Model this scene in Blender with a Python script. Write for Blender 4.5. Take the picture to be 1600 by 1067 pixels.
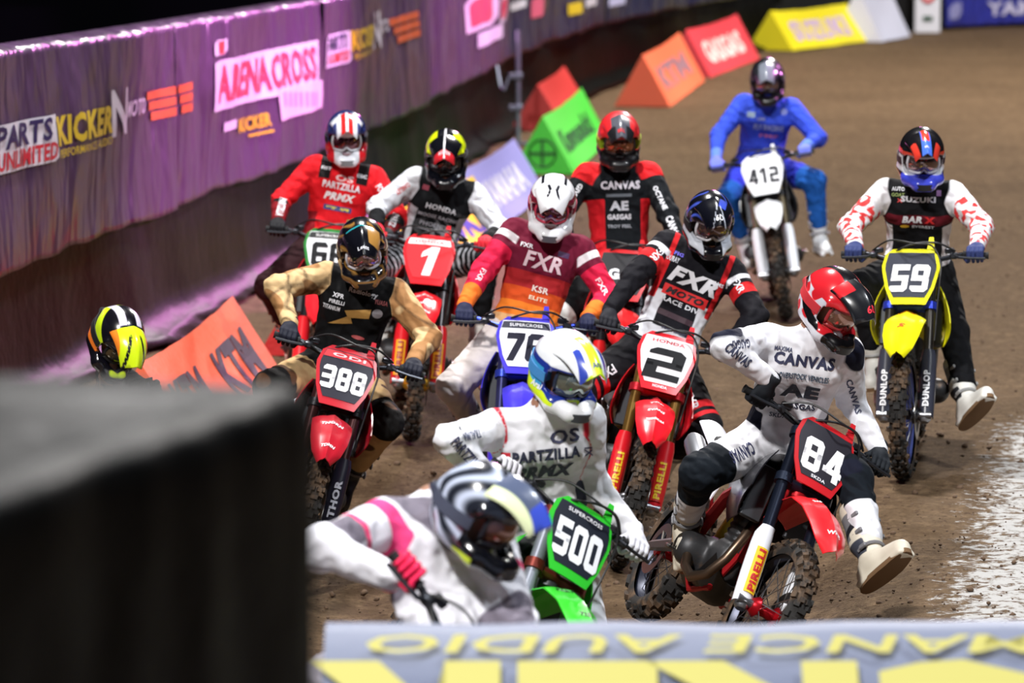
import bpy, bmesh, math, random
import numpy as np
from mathutils import Vector, Matrix, noise
from mathutils.bvhtree import BVHTree

for _o in list(bpy.data.objects):
    bpy.data.objects.remove(_o)
scene = bpy.context.scene
COL = scene.collection
random.seed(7)
RNG = np.random.default_rng(11)
R = math.radians


def lin(c):
    """sRGB 0..255 triple -> linear rgba"""
    out = []
    for v in c[:3]:
        v = v / 255.0
        out.append(v / 12.92 if v <= 0.04045 else ((v + 0.055) / 1.055) ** 2.4)
    return (out[0], out[1], out[2], 1.0)


# ------------------------------------------------------------------ camera
CAM_H = 3.04
FPX = 6000.0
PITCH = math.atan(698.0 / FPX)
cam_d = bpy.data.cameras.new('camera')
cam = bpy.data.objects.new('camera', cam_d)
COL.objects.link(cam)
cam.location = (0, 0, CAM_H)
cam.rotation_euler = (math.pi / 2 - PITCH, 0, 0)
cam_d.sensor_width = 36.0
cam_d.lens = FPX / 1600.0 * 36.0
cam_d.clip_start = 0.1
cam_d.clip_end = 300
cam_d.dof.use_dof = True
cam_d.dof.focus_distance = 17.3
cam_d.dof.aperture_fstop = 2.9
scene.camera = cam

# ------------------------------------------------------------------ world, lights, exposure
scene.view_settings.view_transform = 'Standard'
scene.view_settings.look = 'None'
scene.view_settings.gamma = 1.0
scene.view_settings.use_curve_mapping = False
scene.view_settings.exposure = 0.12

world = bpy.data.worlds.new('arena_dark')
scene.world = world
world.use_nodes = True
bgn = world.node_tree.nodes['Background']
bgn.inputs[0].default_value = (0.55, 0.6, 0.8, 1)
bgn.inputs[1].default_value = 0.012


def area(name, loc, target, size, power, color=(1, 1, 1), spread=180):
    d = bpy.data.lights.new(name, 'AREA')
    d.shape = 'DISK'
    d.size = size
    d.energy = power
    d.color = color
    d.spread = R(spread)
    o = bpy.data.objects.new(name, d)
    o.location = loc
    o.rotation_euler = (Vector(target) - Vector(loc)).to_track_quat('-Z', 'Y').to_euler()
    COL.objects.link(o)
    return o


def spot(name, loc, target, power, color, angle, blend=0.4, size=0.3):
    d = bpy.data.lights.new(name, 'SPOT')
    d.energy = power
    d.color = color
    d.spot_size = R(angle)
    d.spot_blend = blend
    d.shadow_soft_size = size
    o = bpy.data.objects.new(name, d)
    o.location = loc
    o.rotation_euler = (Vector(target) - Vector(loc)).to_track_quat('-Z', 'Y').to_euler()
    COL.objects.link(o)
    return o


# arena rig: white floods above the track, magenta stage spots on the wall
area('arena_flood_front', (-5, 3, 14), (0.3, 18, 0.6), 1.3, 4300, (1.0, 0.98, 0.96))
area('arena_flood_side', (9, 13, 15), (0.5, 20, 0.5), 1.3, 1900, (0.90, 0.95, 1.0))
area('arena_flood_top', (-1, 24, 16), (0.5, 20, 0), 1.6, 3600, (1.0, 0.98, 0.96))
area('arena_flood_far', (9, 50, 18), (5, 46, 0), 3.0, 8800, (1.0, 0.96, 0.92))
spot('stage_spot_far', (5.5, 62, 9), (-1.8, 31, 2.1), 6500, (1.0, 0.22, 0.85), 18, 0.6, 0.8)
spot('stage_spot_mid', (7.5, 31, 5.5), (-2.1, 30.5, 2.0), 10500, (1.0, 0.32, 0.92), 52, 0.4, 0.5)
spot('stage_spot_near', (6.5, 40, 6.5), (-1.0, 42, 2.2), 4200, (1.0, 0.30, 0.95), 44, 0.6, 0.5)


# ------------------------------------------------------------------ materials
MATS = {}


def _nt(name):
    m = bpy.data.materials.new(name)
    m.use_nodes = True
    nt = m.node_tree
    b = nt.nodes['Principled BSDF']
    return m, nt, b


def _noise(nt, scale, detail=4, rough=0.6, vec=None):
    n = nt.nodes.new('ShaderNodeTexNoise')
    n.inputs['Scale'].default_value = scale
    n.inputs['Detail'].default_value = detail
    n.inputs['Roughness'].default_value = rough
    if vec is not None:
        nt.links.new(vec, n.inputs['Vector'])
    return n


def _coord(nt):
    return nt.nodes.new('ShaderNodeTexCoord').outputs['Object']


def _ramp(nt, fac, lo, hi):
    m = nt.nodes.new('ShaderNodeMapRange')
    m.inputs['From Min'].default_value = lo
    m.inputs['From Max'].default_value = hi
    nt.links.new(fac, m.inputs['Value'])
    return m.outputs['Result']


def _mix(nt, fac, a, b):
    m = nt.nodes.new('ShaderNodeMix')
    m.data_type = 'RGBA'
    for sock, v in ((m.inputs[0], fac), (m.inputs[6], a), (m.inputs[7], b)):
        if hasattr(v, 'is_output'):
            nt.links.new(v, sock)
        else:
            sock.default_value = v
    return m.outputs[2]


def _bump(nt, b, h, strength, dist=0.01):
    n = nt.nodes.new('ShaderNodeBump')
    n.inputs['Strength'].default_value = strength
    n.inputs['Distance'].default_value = dist
    nt.links.new(h, n.inputs['Height'])
    nt.links.new(n.outputs['Normal'], b.inputs['Normal'])


DIRT = lin((120, 92, 66))


def mat(col, rough=0.45, metal=0.0, coat=0.0, dirt=0.0, bump=0.0, bscale=40.0, bdist=0.004, spec=0.5):
    key = ('m', tuple(col), rough, metal, coat, dirt, bump, bscale, spec)
    if key in MATS:
        return MATS[key]
    m, nt, b = _nt('paint_%02x%02x%02x' % tuple(int(v) for v in col[:3]))
    c = lin(col)
    b.inputs['Roughness'].default_value = rough
    b.inputs['Metallic'].default_value = metal
    b.inputs['Coat Weight'].default_value = coat
    b.inputs['Coat Roughness'].default_value = 0.12
    b.inputs['Base Color'].default_value = c
    b.inputs['Specular IOR Level'].default_value = spec
    if dirt > 0:
        n = _noise(nt, 9.0, 6, 0.65, _coord(nt))
        f = _ramp(nt, n.outputs['Fac'], 0.75 - 0.45 * dirt, 0.95 - 0.35 * dirt)
        nt.links.new(_mix(nt, f, c, DIRT), b.inputs['Base Color'])
    if bump > 0:
        n2 = _noise(nt, bscale, 4, 0.6, _coord(nt))
        _bump(nt, b, n2.outputs['Fac'], bump, bdist)
    MATS[key] = m
    return m


def masked(name, base, cols, rough=0.8, coat=0.0, fold=0.0, soft=0.002, dirt=0.0, sheen=0.0, spec=0.5):
    """base colour, then one colour per mask attribute m0, m1, ... (signed distance, positive inside)"""
    m, nt, b = _nt(name)
    dk = lambda c: tuple(v * 0.62 for v in c) if max(c) < 75 else c
    base, cols = dk(base), [dk(c) for c in cols]
    cur = lin(base)
    for i, cc in enumerate(cols):
        a = nt.nodes.new('ShaderNodeAttribute')
        a.attribute_name = 'm%d' % i
        f = _ramp(nt, a.outputs['Fac'], -soft, soft)
        cur = _mix(nt, f, cur, lin(cc))
    if dirt > 0:
        n = _noise(nt, 7.0, 6, 0.65, _coord(nt))
        f = _ramp(nt, n.outputs['Fac'], 0.75 - 0.45 * dirt, 0.98 - 0.3 * dirt)
        cur = _mix(nt, f, cur, DIRT)
    if hasattr(cur, 'is_output'):
        nt.links.new(cur, b.inputs['Base Color'])
    else:
        b.inputs['Base Color'].default_value = cur
    b.inputs['Roughness'].default_value = rough
    b.inputs['Coat Weight'].default_value = coat
    b.inputs['Coat Roughness'].default_value = 0.06
    b.inputs['Sheen Weight'].default_value = sheen
    b.inputs['Specular IOR Level'].default_value = spec
    if fold > 0:
        w = nt.nodes.new('ShaderNodeTexWave')
        w.inputs['Scale'].default_value = 4.0
        w.inputs['Distortion'].default_value = 9.0
        w.inputs['Detail'].default_value = 2.0
        w.inputs['Detail Scale'].default_value = 1.6
        w.bands_direction = 'DIAGONAL'
        nt.links.new(_coord(nt), w.inputs['Vector'])
        _bump(nt, b, w.outputs['Fac'], fold, 0.03)
    return m


# ------------------------------------------------------------------ objects
def link(o, parent=None):
    COL.objects.link(o)
    if parent is not None:
        o.parent = parent
    return o


def tag(o, label=None, cat=None, group=None, kind=None):
    if label:
        o['label'] = label
    if cat:
        o['category'] = cat
    if group:
        o['group'] = group
    if kind:
        o['kind'] = kind
    return o


def empty(name, loc=(0, 0, 0), matrix=None):
    o = bpy.data.objects.new(name, None)
    o.empty_display_size = 0.1
    COL.objects.link(o)
    if matrix is not None:
        o.matrix_world = matrix
    else:
        o.location = loc
    return o


def finish(me, angle=40):
    me.validate()
    me.shade_smooth()
    if angle:
        me.set_sharp_from_angle(angle=R(angle))
    me.update()
    return me


class MB:
    """mesh builder"""

    def __init__(self):
        self.v = []
        self.f = []

    def add(self, vs, fs):
        k = len(self.v)
        self.v.extend([tuple(map(float, p)) for p in vs])
        self.f.extend([tuple(i + k for i in q) for q in fs])
        return self

    def box(self, c, s, rot=None, taper=1.0, bev=0.0):
        """box with chamfered vertical profile; c centre, s full size"""
        hx, hy, hz = s[0] / 2, s[1] / 2, s[2] / 2
        bv = min(bev, hx * .9, hy * .9, hz * .9)
        vs, fs = [], []
        if bv > 0:
            lv = [(-hz, bv), (-hz + bv, 0), (hz - bv, 0), (hz, bv)]
        else:
            lv = [(-hz, 0), (hz, 0)]
        for z, ins in lv:
            k = taper if z > 0 else 1.0
            a, b_ = (hx - ins) * k, (hy - ins) * k
            if bv > 0:
                ring = [(-a + bv, -b_), (a - bv, -b_), (a, -b_ + bv), (a, b_ - bv), (a - bv, b_), (-a + bv, b_), (-a, b_ - bv), (-a, -b_ + bv)]
            else:
                ring = [(-a, -b_), (a, -b_), (a, b_), (-a, b_)]
            vs += [(x, y, z) for x, y in ring]
        n = 8 if bv > 0 else 4
        for l in range(len(lv) - 1):
            for i in range(n):
                j = (i + 1) % n
                fs.append((l * n + i, l * n + j, (l + 1) * n + j, (l + 1) * n + i))
        fs.append(tuple(range(n - 1, -1, -1)))
        fs.append(tuple((len(lv) - 1) * n + i for i in range(n)))
        c = Vector(c)
        M = rot if rot is not None else Matrix.Identity(3)
        return self.add([M @ Vector(p) + c for p in vs], fs)

    def tube(self, pts, r, n=8, closed=False, caps=True):
        pts = [Vector(p) for p in pts]
        m = len(pts)
        rs = r if hasattr(r, '__len__') else [r] * m
        vs, fs = [], []
        up = None
        for i, p in enumerate(pts):
            if closed:
                t = pts[(i + 1) % m] - pts[i - 1]
            else:
                t = pts[min(i + 1, m - 1)] - pts[max(i - 1, 0)]
            t.normalize()
            if up is None:
                up = t.orthogonal().normalized()
            up = (up - t * up.dot(t))
            if up.length < 1e-6:
                up = t.orthogonal()
            up.normalize()
            w = t.cross(up)
            for k in range(n):
                a = 2 * math.pi * k / n
                vs.append(p + (up * math.cos(a) + w * math.sin(a)) * rs[i])
        for i in range(m if closed else m - 1):
            j = (i + 1) % m
            for k in range(n):
                l = (k + 1) % n
                fs.append((i * n + k, i * n + l, j * n + l, j * n + k))
        if caps and not closed:
            fs.append(tuple(range(n - 1, -1, -1)))
            fs.append(tuple((m - 1) * n + k for k in range(n)))
        return self.add(vs, fs)

    def lathe(self, prof, n=32, c=(0, 0, 0), closed=False):
        """profile (radius, y) around the y axis"""
        m = len(prof)
        vs, fs = [], []
        for i in range(n):
            a = 2 * math.pi * i / n
            for r_, y in prof:
                vs.append((c[0] + r_ * math.cos(a), c[1] + y, c[2] + r_ * math.sin(a)))
        for i in range(n):
            j = (i + 1) % n
            for k in range(m if closed else m - 1):
                l = (k + 1) % m
                fs.append((i * m + k, i * m + l, j * m + l, j * m + k))
        return self.add(vs, fs)

    def sheet(self, fn, nu, nv, thick):
        """solid sheet: fn(u,v) -> (point, normal); u,v in 0..1"""
        top, bot = [], []
        for i in range(nu + 1):
            for j in range(nv + 1):
                p, nn = fn(i / nu, j / nv)
                p, nn = Vector(p), Vector(nn)
                top.append(p)
                bot.append(p - nn * thick)
        k = (nu + 1) * (nv + 1)
        ix = lambda i, j: i * (nv + 1) + j
        fs = []
        for i in range(nu):
            for j in range(nv):
                a, b_, c, d = ix(i, j), ix(i + 1, j), ix(i + 1, j + 1), ix(i, j + 1)
                fs.append((a, b_, c, d))
                fs.append((d + k, c + k, b_ + k, a + k))
        edge = [ix(i, 0) for i in range(nu + 1)] + [ix(nu, j) for j in range(1, nv + 1)] + \
               [ix(i, nv) for i in range(nu - 1, -1, -1)] + [ix(0, j) for j in range(nv - 1, 0, -1)]
        for a in range(len(edge)):
            p, q = edge[a], edge[(a + 1) % len(edge)]
            fs.append((q, p, p + k, q + k))
        return self.add(top + bot, fs)

    def slab(self, poly, fn, depth):
        """polygon (u,v) extruded by depth; fn(u,v,w)->point"""
        n = len(poly)
        vs = [fn(u, v, 0) for u, v in poly] + [fn(u, v, -depth) for u, v in poly]
        fs = [tuple(range(n)), tuple(range(2 * n - 1, n - 1, -1))]
        for i in range(n):
            j = (i + 1) % n
            fs.append((j, i, i + n, j + n))
        return self.add(vs, fs)

    def mesh(self, name, angle=40):
        me = bpy.data.meshes.new(name)
        me.from_pydata(self.v, [], self.f)
        bm = bmesh.new()
        bm.from_mesh(me)
        bmesh.ops.recalc_face_normals(bm, faces=bm.faces)
        bm.to_mesh(me)
        bm.free()
        return finish(me, angle)

    def obj(self, name, m, parent=None, angle=40):
        me = self.mesh(name, angle)
        me.materials.append(m)
        return link(bpy.data.objects.new(name, me), parent)


def inst(name, me, m, parent=None, matrix=None):
    """object that shares mesh data and carries its own material"""
    if not me.materials:
        me.materials.append(None)
    o = bpy.data.objects.new(name, me)
    link(o, parent)
    o.material_slots[0].link = 'OBJECT'
    o.material_slots[0].material = m
    if matrix is not None:
        o.matrix_local = matrix
    return o


# ------------------------------------------------------------------ implicit surfaces
def surface_nets(F, org, h):
    s = F < 0
    nx, ny, nz = F.shape
    c = [s[i:nx - 1 + i, j:ny - 1 + j, k:nz - 1 + k] for i in (0, 1) for j in (0, 1) for k in (0, 1)]
    allin = np.logical_and.reduce(c)
    anyin = np.logical_or.reduce(c)
    mix = anyin & ~allin
    idx = -np.ones(mix.shape, np.int64)
    cells = np.argwhere(mix)
    idx[mix] = np.arange(len(cells))
    I, J, K = cells.T
    acc = np.zeros((len(cells), 3))
    cnt = np.zeros(len(cells))
    for ax in range(3):
        for a in (0, 1):
            for b in (0, 1):
                o = [0, 0, 0]
                o[(ax + 1) % 3] = a
                o[(ax + 2) % 3] = b
                e = o.copy()
                e[ax] = 1
                f0 = F[I + o[0], J + o[1], K + o[2]]
                f1 = F[I + e[0], J + e[1], K + e[2]]
                ok = (f0 < 0) != (f1 < 0)
                t = np.where(ok, f0 / np.where(ok, f0 - f1, 1), 0)
                p = np.tile(np.array(o, float), (len(cells), 1))
                p[:, ax] += t
                acc += p * ok[:, None]
                cnt += ok
    V = (cells + acc / cnt[:, None]) * h + np.array(org)
    quads = []
    for ax in range(3):
        b, c2 = (ax + 1) % 3, (ax + 2) % 3
        lo = [slice(1, -1)] * 3
        hi = [slice(1, -1)] * 3
        lo[ax] = slice(0, -1)
        hi[ax] = slice(1, None)
        s0, s1 = s[tuple(lo)], s[tuple(hi)]
        ch = np.argwhere(s0 != s1)
        if not len(ch):
            continue
        sgn = s0[tuple(ch.T)]
        base = ch.copy()
        base[:, b] += 1
        base[:, c2] += 1

        def cell(db, dc):
            q = base.copy()
            q[:, b] += db
            q[:, c2] += dc
            return idx[tuple(q.T)]
        q = np.stack([cell(-1, -1), cell(0, -1), cell(0, 0), cell(-1, 0)], 1)
        q[~sgn] = q[~sgn][:, ::-1]
        quads.append(q)
    return V, np.concatenate(quads)


def smin(a, b, k):
    h = np.clip(0.5 + 0.5 * (b - a) / k, 0, 1)
    return b + (a - b) * h - k * h * (1 - h)


def cone_d(P, a, b, ra, rb):
    a, b = np.array(a, float), np.array(b, float)
    ab = b - a
    t = np.clip(((P - a) @ ab) / max(ab @ ab, 1e-9), 0, 1)
    return np.linalg.norm(P - a - t[..., None] * ab, axis=-1) - (ra + t * (rb - ra)), t


def ell_d(P, c, r):
    q = (P - np.array(c)) / np.array(r)
    k0 = np.linalg.norm(q, axis=-1)
    k1 = np.linalg.norm(q / np.array(r), axis=-1)
    return k0 * (k0 - 1) / np.maximum(k1, 1e-6)


def box_d(P, c, half, r):
    q = np.abs(P - np.array(c)) - (np.array(half) - r)
    return np.linalg.norm(np.maximum(q, 0), axis=-1) + np.minimum(q.max(-1), 0) - r


def make_grid(lo, hi, h):
    lo = np.array(lo) - 2.5 * h
    n = np.ceil((np.array(hi) + 2.5 * h - lo) / h).astype(int) + 1
    ax = [lo[i] + h * np.arange(n[i]) for i in range(3)]
    return lo, ax


def grid_pts(ax):
    return np.stack(np.meshgrid(*ax, indexing='ij'), -1)


def np_mesh(name, V, Q, angle=0):
    me = bpy.data.meshes.new(name)
    me.from_pydata(V.tolist(), [], Q.tolist())
    me.shade_smooth()
    if angle:
        me.set_sharp_from_angle(angle=R(angle))
    me.update()
    return me


def set_masks(me, masks):
    for i, a in enumerate(masks):
        at = me.attributes.new('m%d' % i, 'FLOAT', 'POINT')
        at.data.foreach_set('value', np.ascontiguousarray(a, np.float32))


# ------------------------------------------------------------------ lettering
_TXT = {}


def glyphs(body, bold, shear):
    key = (body, bold, shear)
    if key in _TXT:
        return _TXT[key]
    cu = bpy.data.curves.new('lettering', 'FONT')
    cu.body = body
    cu.size = 1.0
    cu.resolution_u = 2
    cu.offset = bold
    cu.shear = shear
    cu.space_character = 1.0 + 2.2 * bold
    cu.align_x = 'CENTER'
    ob = bpy.data.objects.new('lettering', cu)
    COL.objects.link(ob)
    me = bpy.data.meshes.new_from_object(ob.evaluated_get(bpy.context.evaluated_depsgraph_get()))
    bpy.data.objects.remove(ob)
    bpy.data.curves.remove(cu)
    vs = np.array([v.co[:2] for v in me.vertices])
    fs = [tuple(p.vertices) for p in me.polygons]
    bpy.data.meshes.remove(me)
    lo, hi = vs.min(0), vs.max(0)
    _TXT[key] = (vs - (lo + hi) / 2, fs, hi - lo)
    return _TXT[key]


def text_to(name, body, width, height, fn, m, parent=None, bold=0.03, shear=0.0, step=0.0):
    """letters of a given width/height laid on a surface, fn(u,v)->point"""
    vs, fs, ext = glyphs(body, bold, shear)
    s = np.array([width / ext[0], height / ext[1]])
    bm = bmesh.new()
    bv = [bm.verts.new((x * s[0], y * s[1], 0)) for x, y in vs]
    for f in fs:
        try:
            bm.faces.new([bv[i] for i in f])
        except ValueError:
            pass
    return _cut_map(bm, name, width, height, fn, m, parent, step)


def shape_to(name, poly, fn, m, parent=None, step=0.0):
    bm = bmesh.new()
    bv = [bm.verts.new((x, y, 0)) for x, y in poly]
    f = bm.faces.new(bv)
    if f.normal.z < 0 or sum(poly[i][0] * poly[(i + 1) % len(poly)][1] - poly[(i + 1) % len(poly)][0] * poly[i][1] for i in range(len(poly))) < 0:
        bmesh.ops.reverse_faces(bm, faces=[f])
    bmesh.ops.triangulate(bm, faces=bm.faces[:])
    p = np.array(poly)
    return _cut_map(bm, name, 2 * np.abs(p[:, 0]).max(), 2 * np.abs(p[:, 1]).max(), fn, m, parent, step)


def _cut_map(bm, name, width, height, fn, m, parent, step):
    if step > 0:
        for axis, ext in ((0, width), (1, height)):
            k = int(ext / 2 / step)
            for i in range(-k, k + 1):
                co = [0, 0, 0]
                no = [0, 0, 0]
                co[axis] = i * step
                no[axis] = 1
                bmesh.ops.bisect_plane(bm, geom=bm.verts[:] + bm.edges[:] + bm.faces[:], plane_co=co, plane_no=no)
    for v in bm.verts:
        v.co = fn(v.co.x, v.co.y)
    me = bpy.data.meshes.new(name)
    bm.to_mesh(me)
    bm.free()
    me.materials.append(m)
    me.update()
    return link(bpy.data.objects.new(name, me), parent)


def digit_polys(ch):
    """block racing numerals in a box 0.64 x 1"""
    w, t, k = 0.64, 0.215, 0.11
    A = [(k, 1), (w - k, 1), (w, 1 - k), (w, 1 - t), (0, 1 - t), (0, 1 - k)]
    D = [(0, t), (w, t), (w, k), (w - k, 0), (k, 0), (0, k)]
    G = [(0, .5 - t * .45), (w, .5 - t * .45), (w, .5 + t * .45), (0, .5 + t * .45)]
    rc = lambda x0, y0, x1, y1: [(x0, y0), (x1, y0), (x1, y1), (x0, y1)]
    B_, C_, E_, F_ = rc(w - t, .5, w, 1 - t), rc(w - t, t, w, .5), rc(0, t, t, .5), rc(0, .5, t, 1 - t)
    Asq = rc(0, 1 - t, w, 1)
    Dsq = rc(0, 0, w, t)
    return {'0': [A, D, B_, C_, E_, F_], '1': [[(.27, 0), (.52, 0), (.52, 1), (.27, 1)], [(.06, .80), (.06, .62), (.27, .72), (.27, 1)]], '2': [A, Dsq, B_, G, E_], '3': [A, D, B_, C_, G],
            '4': [rc(w - t * 1.15, 0, w - t * .1, 1), rc(0, .2, w + .06, .2 + t * .85), [(0, .2), (t * 1.05, .2), (w - t * .3, 1), (w - t * 1.45, 1)]],
            '5': [Asq, D, F_, G, C_], '6': [A, D, F_, E_, G, C_], '7': [Asq, [(.10, 0), (.36, 0), (w, 1 - t), (w - .26, 1 - t)]], '8': [A, D, B_, C_, E_, F_, G], '9': [A, D, B_, C_, F_, G]}[ch]


def number_to(name, body, width, height, fn, m, parent=None, slant=0.0, step=0.03):
    n = len(body)
    gap = 0.10
    tot = n * 0.64 + (n - 1) * gap
    bm = bmesh.new()
    for i, ch in enumerate(body):
        x0 = i * (0.64 + gap) - tot / 2
        for q, poly in enumerate(digit_polys(ch)):
            pts = [((x0 + x) / tot * width + slant * (y - .5) * height, (y - .5) * height) for x, y in poly]
            f = bm.faces.new([bm.verts.new((x, y, 0.0)) for x, y in pts])
            f.normal_update()
            if f.normal.z < 0:
                f.normal_flip()
    return _cut_map(bm, name, width, height, fn, m, parent, step)


def plane_fn(c, u, v, off=None):
    c, u, v = Vector(c), Vector(u), Vector(v)
    return lambda a, b: c + u * a + v * b


def cast_fn(bvh, c, u, v, d, lift=0.003):
    """lay points of the plane (c,u,v) on a surface by casting along d"""
    c, u, v, d = Vector(c), Vector(u).normalized(), Vector(v).normalized(), Vector(d).normalized()

    def fn(a, b):
        p = c + u * a + v * b
        hit = bvh.ray_cast(p - d * 0.6, d, 1.4)
        if hit[0] is None:
            hit = bvh.find_nearest(p)
        return hit[0] - d * lift
    return fn


def unproject(px, py, D):
    """photo pixel + depth along world y -> world point"""
    cx, cy = (px - 800.0) / FPX, (533.5 - py) / FPX
    d = Vector((cx, math.cos(PITCH) + cy * math.sin(PITCH), -math.sin(PITCH) + cy * math.cos(PITCH)))
    return Vector((0, 0, CAM_H)) + d * (D / d.y)


def ground_at(px, py):
    lo, hi = 2.0, 200.0
    for _ in range(60):
        mid = (lo + hi) / 2
        p = unproject(px, py, mid)
        if p.z > ground_z(p.x, p.y):
            lo = mid
        else:
            hi = mid
    return unproject(px, py, lo)


def _ss(v, a, b):
    t = np.clip((v - a) / (b - a), 0, 1)
    return t * t * (3 - 2 * t)


def ground_np(x, y):
    """smooth height of the track: a shallow basin in the turn, rising far end"""
    t = np.maximum(0.0, y - 34.0)
    dip = 0.34 * _ss(y, 24.5, 18.5) * _ss(y, 11.7, 13.2) * _ss(x, 2.0, 0.5) * _ss(x, -2.0, -1.2)
    return 0.03 * t * t / (t + 4.0) - dip


def ground_z(x, y):
    return float(ground_np(np.float64(x), np.float64(y)))


def vnoise(x, y, seed=0):
    """vectorised 2-d value noise, -1..1"""
    xi, yi = np.floor(x).astype(np.int64), np.floor(y).astype(np.int64)
    fx, fy = x - xi, y - yi
    fx, fy = fx * fx * (3 - 2 * fx), fy * fy * (3 - 2 * fy)

    def hsh(a, b):
        n = (a * 374761393 + b * 668265263 + seed * 974634777) & 0x7fffffff
        n = ((n ^ (n >> 13)) * 1274126177) & 0x7fffffff
        return ((n ^ (n >> 16)) & 0xffff) / 32767.5 - 1
    return (hsh(xi, yi) * (1 - fx) + hsh(xi + 1, yi) * fx) * (1 - fy) + (hsh(xi, yi + 1) * (1 - fx) + hsh(xi + 1, yi + 1) * fx) * fy


# ------------------------------------------------------------------ the setting: track
def build_ground():
    ys = [6.0]
    while ys[-1] < 13:
        ys.append(ys[-1] + 0.25)
    while ys[-1] < 25:
        ys.append(ys[-1] + 0.042)
    while ys[-1] < 110:
        ys.append(ys[-1] + 0.042 + (ys[-1] - 25) * 0.03)
    xs = [0.0]
    while xs[-1] < 4:
        xs.append(xs[-1] + 0.038)
    while xs[-1] < 40:
        xs.append(xs[-1] + 0.038 + (xs[-1] - 4) * 0.25)
    xs = np.array([-x for x in xs[:0:-1]] + xs)
    ys = np.array(ys)
    X, Y = np.meshgrid(xs, ys, indexing='ij')
    Z = ground_np(X, Y)
    Z += 0.010 * vnoise(X * 1.1, Y * 0.8, 1) + 0.008 * vnoise(X * 3.1, Y * 2.2, 2)
    Z += 0.007 * vnoise(X * 8, Y * 6, 3) + 0.008 * np.maximum(0, vnoise(X * 14, Y * 12, 4) - 0.2)
    rut = np.exp(-((X - 0.75 - 0.25 * np.sin(Y * 0.35)) / 0.16) ** 2) + np.exp(-((X + 0.75 - 0.3 * np.sin(Y * 0.3 + 1)) / 0.2) ** 2)
    Z -= 0.012 * rut
    Z -= 0.012
    n, m = X.shape
    V = np.stack([X, Y, Z], -1).reshape(-1, 3)
    ii, jj = np.meshgrid(np.arange(n - 1), np.arange(m - 1), indexing='ij')
    a = (ii * m + jj).ravel()
    Q = np.stack([a, a + m, a + m + 1, a + 1], 1)
    me = np_mesh('floor', V, Q)
    m_, nt, b = _nt('packed_dirt')
    co = nt.nodes.new('ShaderNodeTexCoord').outputs['Object']
    n1 = _noise(nt, 0.55, 6, 0.62, co)
    n2 = _noise(nt, 10.0, 8, 0.72, co)
    n3 = _noise(nt, 34.0, 6, 0.72, co)
    c = _mix(nt, _ramp(nt, n1.outputs['Fac'], 0.3, 0.7), lin((104, 82, 59)), lin((130, 105, 78)))
    c = _mix(nt, _ramp(nt, n2.outputs['Fac'], 0.48, 0.68), c, lin((150, 123, 93)))
    c = _mix(nt, _ramp(nt, n3.outputs['Fac'], 0.52, 0.66), c, lin((80, 59, 41)))
    # white chalk thrown down along the edge of the lane
    sep = nt.nodes.new('ShaderNodeSeparateXYZ')
    nt.links.new(co, sep.inputs[0])

    def mth(op, a, b_=None):
        q = nt.nodes.new('ShaderNodeMath')
        q.operation = op
        for s_, v in ((q.inputs[0], a), (q.inputs[1], b_)):
            if v is None:
                continue
            if hasattr(v, 'is_output'):
                nt.links.new(v, s_)
            else:
                s_.default_value = v
        return q.outputs[0]
    edge = mth('SUBTRACT', sep.outputs['X'], mth('ADD', mth('MULTIPLY', sep.outputs['Y'], 0.172), -1.12))
    inside = mth('MULTIPLY', _ramp(nt, edge, -0.35, 0.35), _ramp(nt, edge, 1.5, 1.1))
    near = _ramp(nt, sep.outputs['Y'], 23.6, 22.0)
    n4 = _noise(nt, 13.0, 7, 0.75, co)
    ch = _ramp(nt, mth('ADD', mth('MULTIPLY', mth('MULTIPLY', inside, near), 0.44), n4.outputs['Fac']), 0.85, 0.94)
    c = _mix(nt, ch, c, lin((226, 224, 222)))
    # pink stage light far up the track is not painted here
    nt.links.new(c, b.inputs['Base Color'])
    b.inputs['Roughness'].default_value = 0.92
    b.inputs['Specular IOR Level'].default_value = 0.2
    add = mth('ADD', mth('MULTIPLY', n2.outputs['Fac'], 1.4), n3.outputs['Fac'])
    _bump(nt, b, add, 1.0, 0.05)
    me.materials.append(m_)
    o = link(bpy.data.objects.new('floor', me))
    tag(o, 'packed brown dirt of the race track with white chalk edge', 'dirt track', kind='structure')
    return o


build_ground()


def build_clods():
    mb = MB()
    base = [Vector(p).normalized() for p in [(x, y, z) for x in (-1, 1) for y in (-1, 1) for z in (-1, 1)]] + [Vector(p) for p in [(1, 0, 0), (-1, 0, 0), (0, 1, 0), (0, -1, 0), (0, 0, 1), (0, 0, -1)]]
    fs = [(8, 4, 6), (8, 6, 7), (8, 7, 5), (8, 5, 4), (9, 0, 1), (9, 1, 3), (9, 3, 2), (9, 2, 0), (10, 2, 3), (10, 3, 7), (10, 7, 6), (10, 6, 2), (11, 0, 4), (11, 4, 5), (11, 5, 1), (11, 1, 0), (12, 1, 5), (12, 5, 7), (12, 7, 3), (12, 3, 1), (13, 0, 2), (13, 2, 6), (13, 6, 4), (13, 4, 0)]
    for _ in range(5200):
        y = 14.2 + 22 * random.random() ** 1.6
        x = random.uniform(-0.15, 0.16) * y
        r = 0.005 + 0.016 * random.random() ** 6
        if x < -0.14 * y + 0.3 or (x < -0.085 * y + 0.3 and y > 19):
            continue
        a = random.random() * 6.28
        vs = []
        for p in base:
            k = r * random.uniform(0.65, 1.25)
            vs.append((x + (p[0] * math.cos(a) - p[1] * math.sin(a)) * k, y + (p[0] * math.sin(a) + p[1] * math.cos(a)) * k, ground_z(x, y) - 0.005 + p[2] * k * 0.8))
        mb.add(vs, fs)
    o = mb.obj('dirt_clods', mat((86, 66, 49), 0.95), angle=0)
    tag(o, 'small dark crumbs of dirt strewn over the track', 'dirt', kind='stuff')


build_clods()

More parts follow.
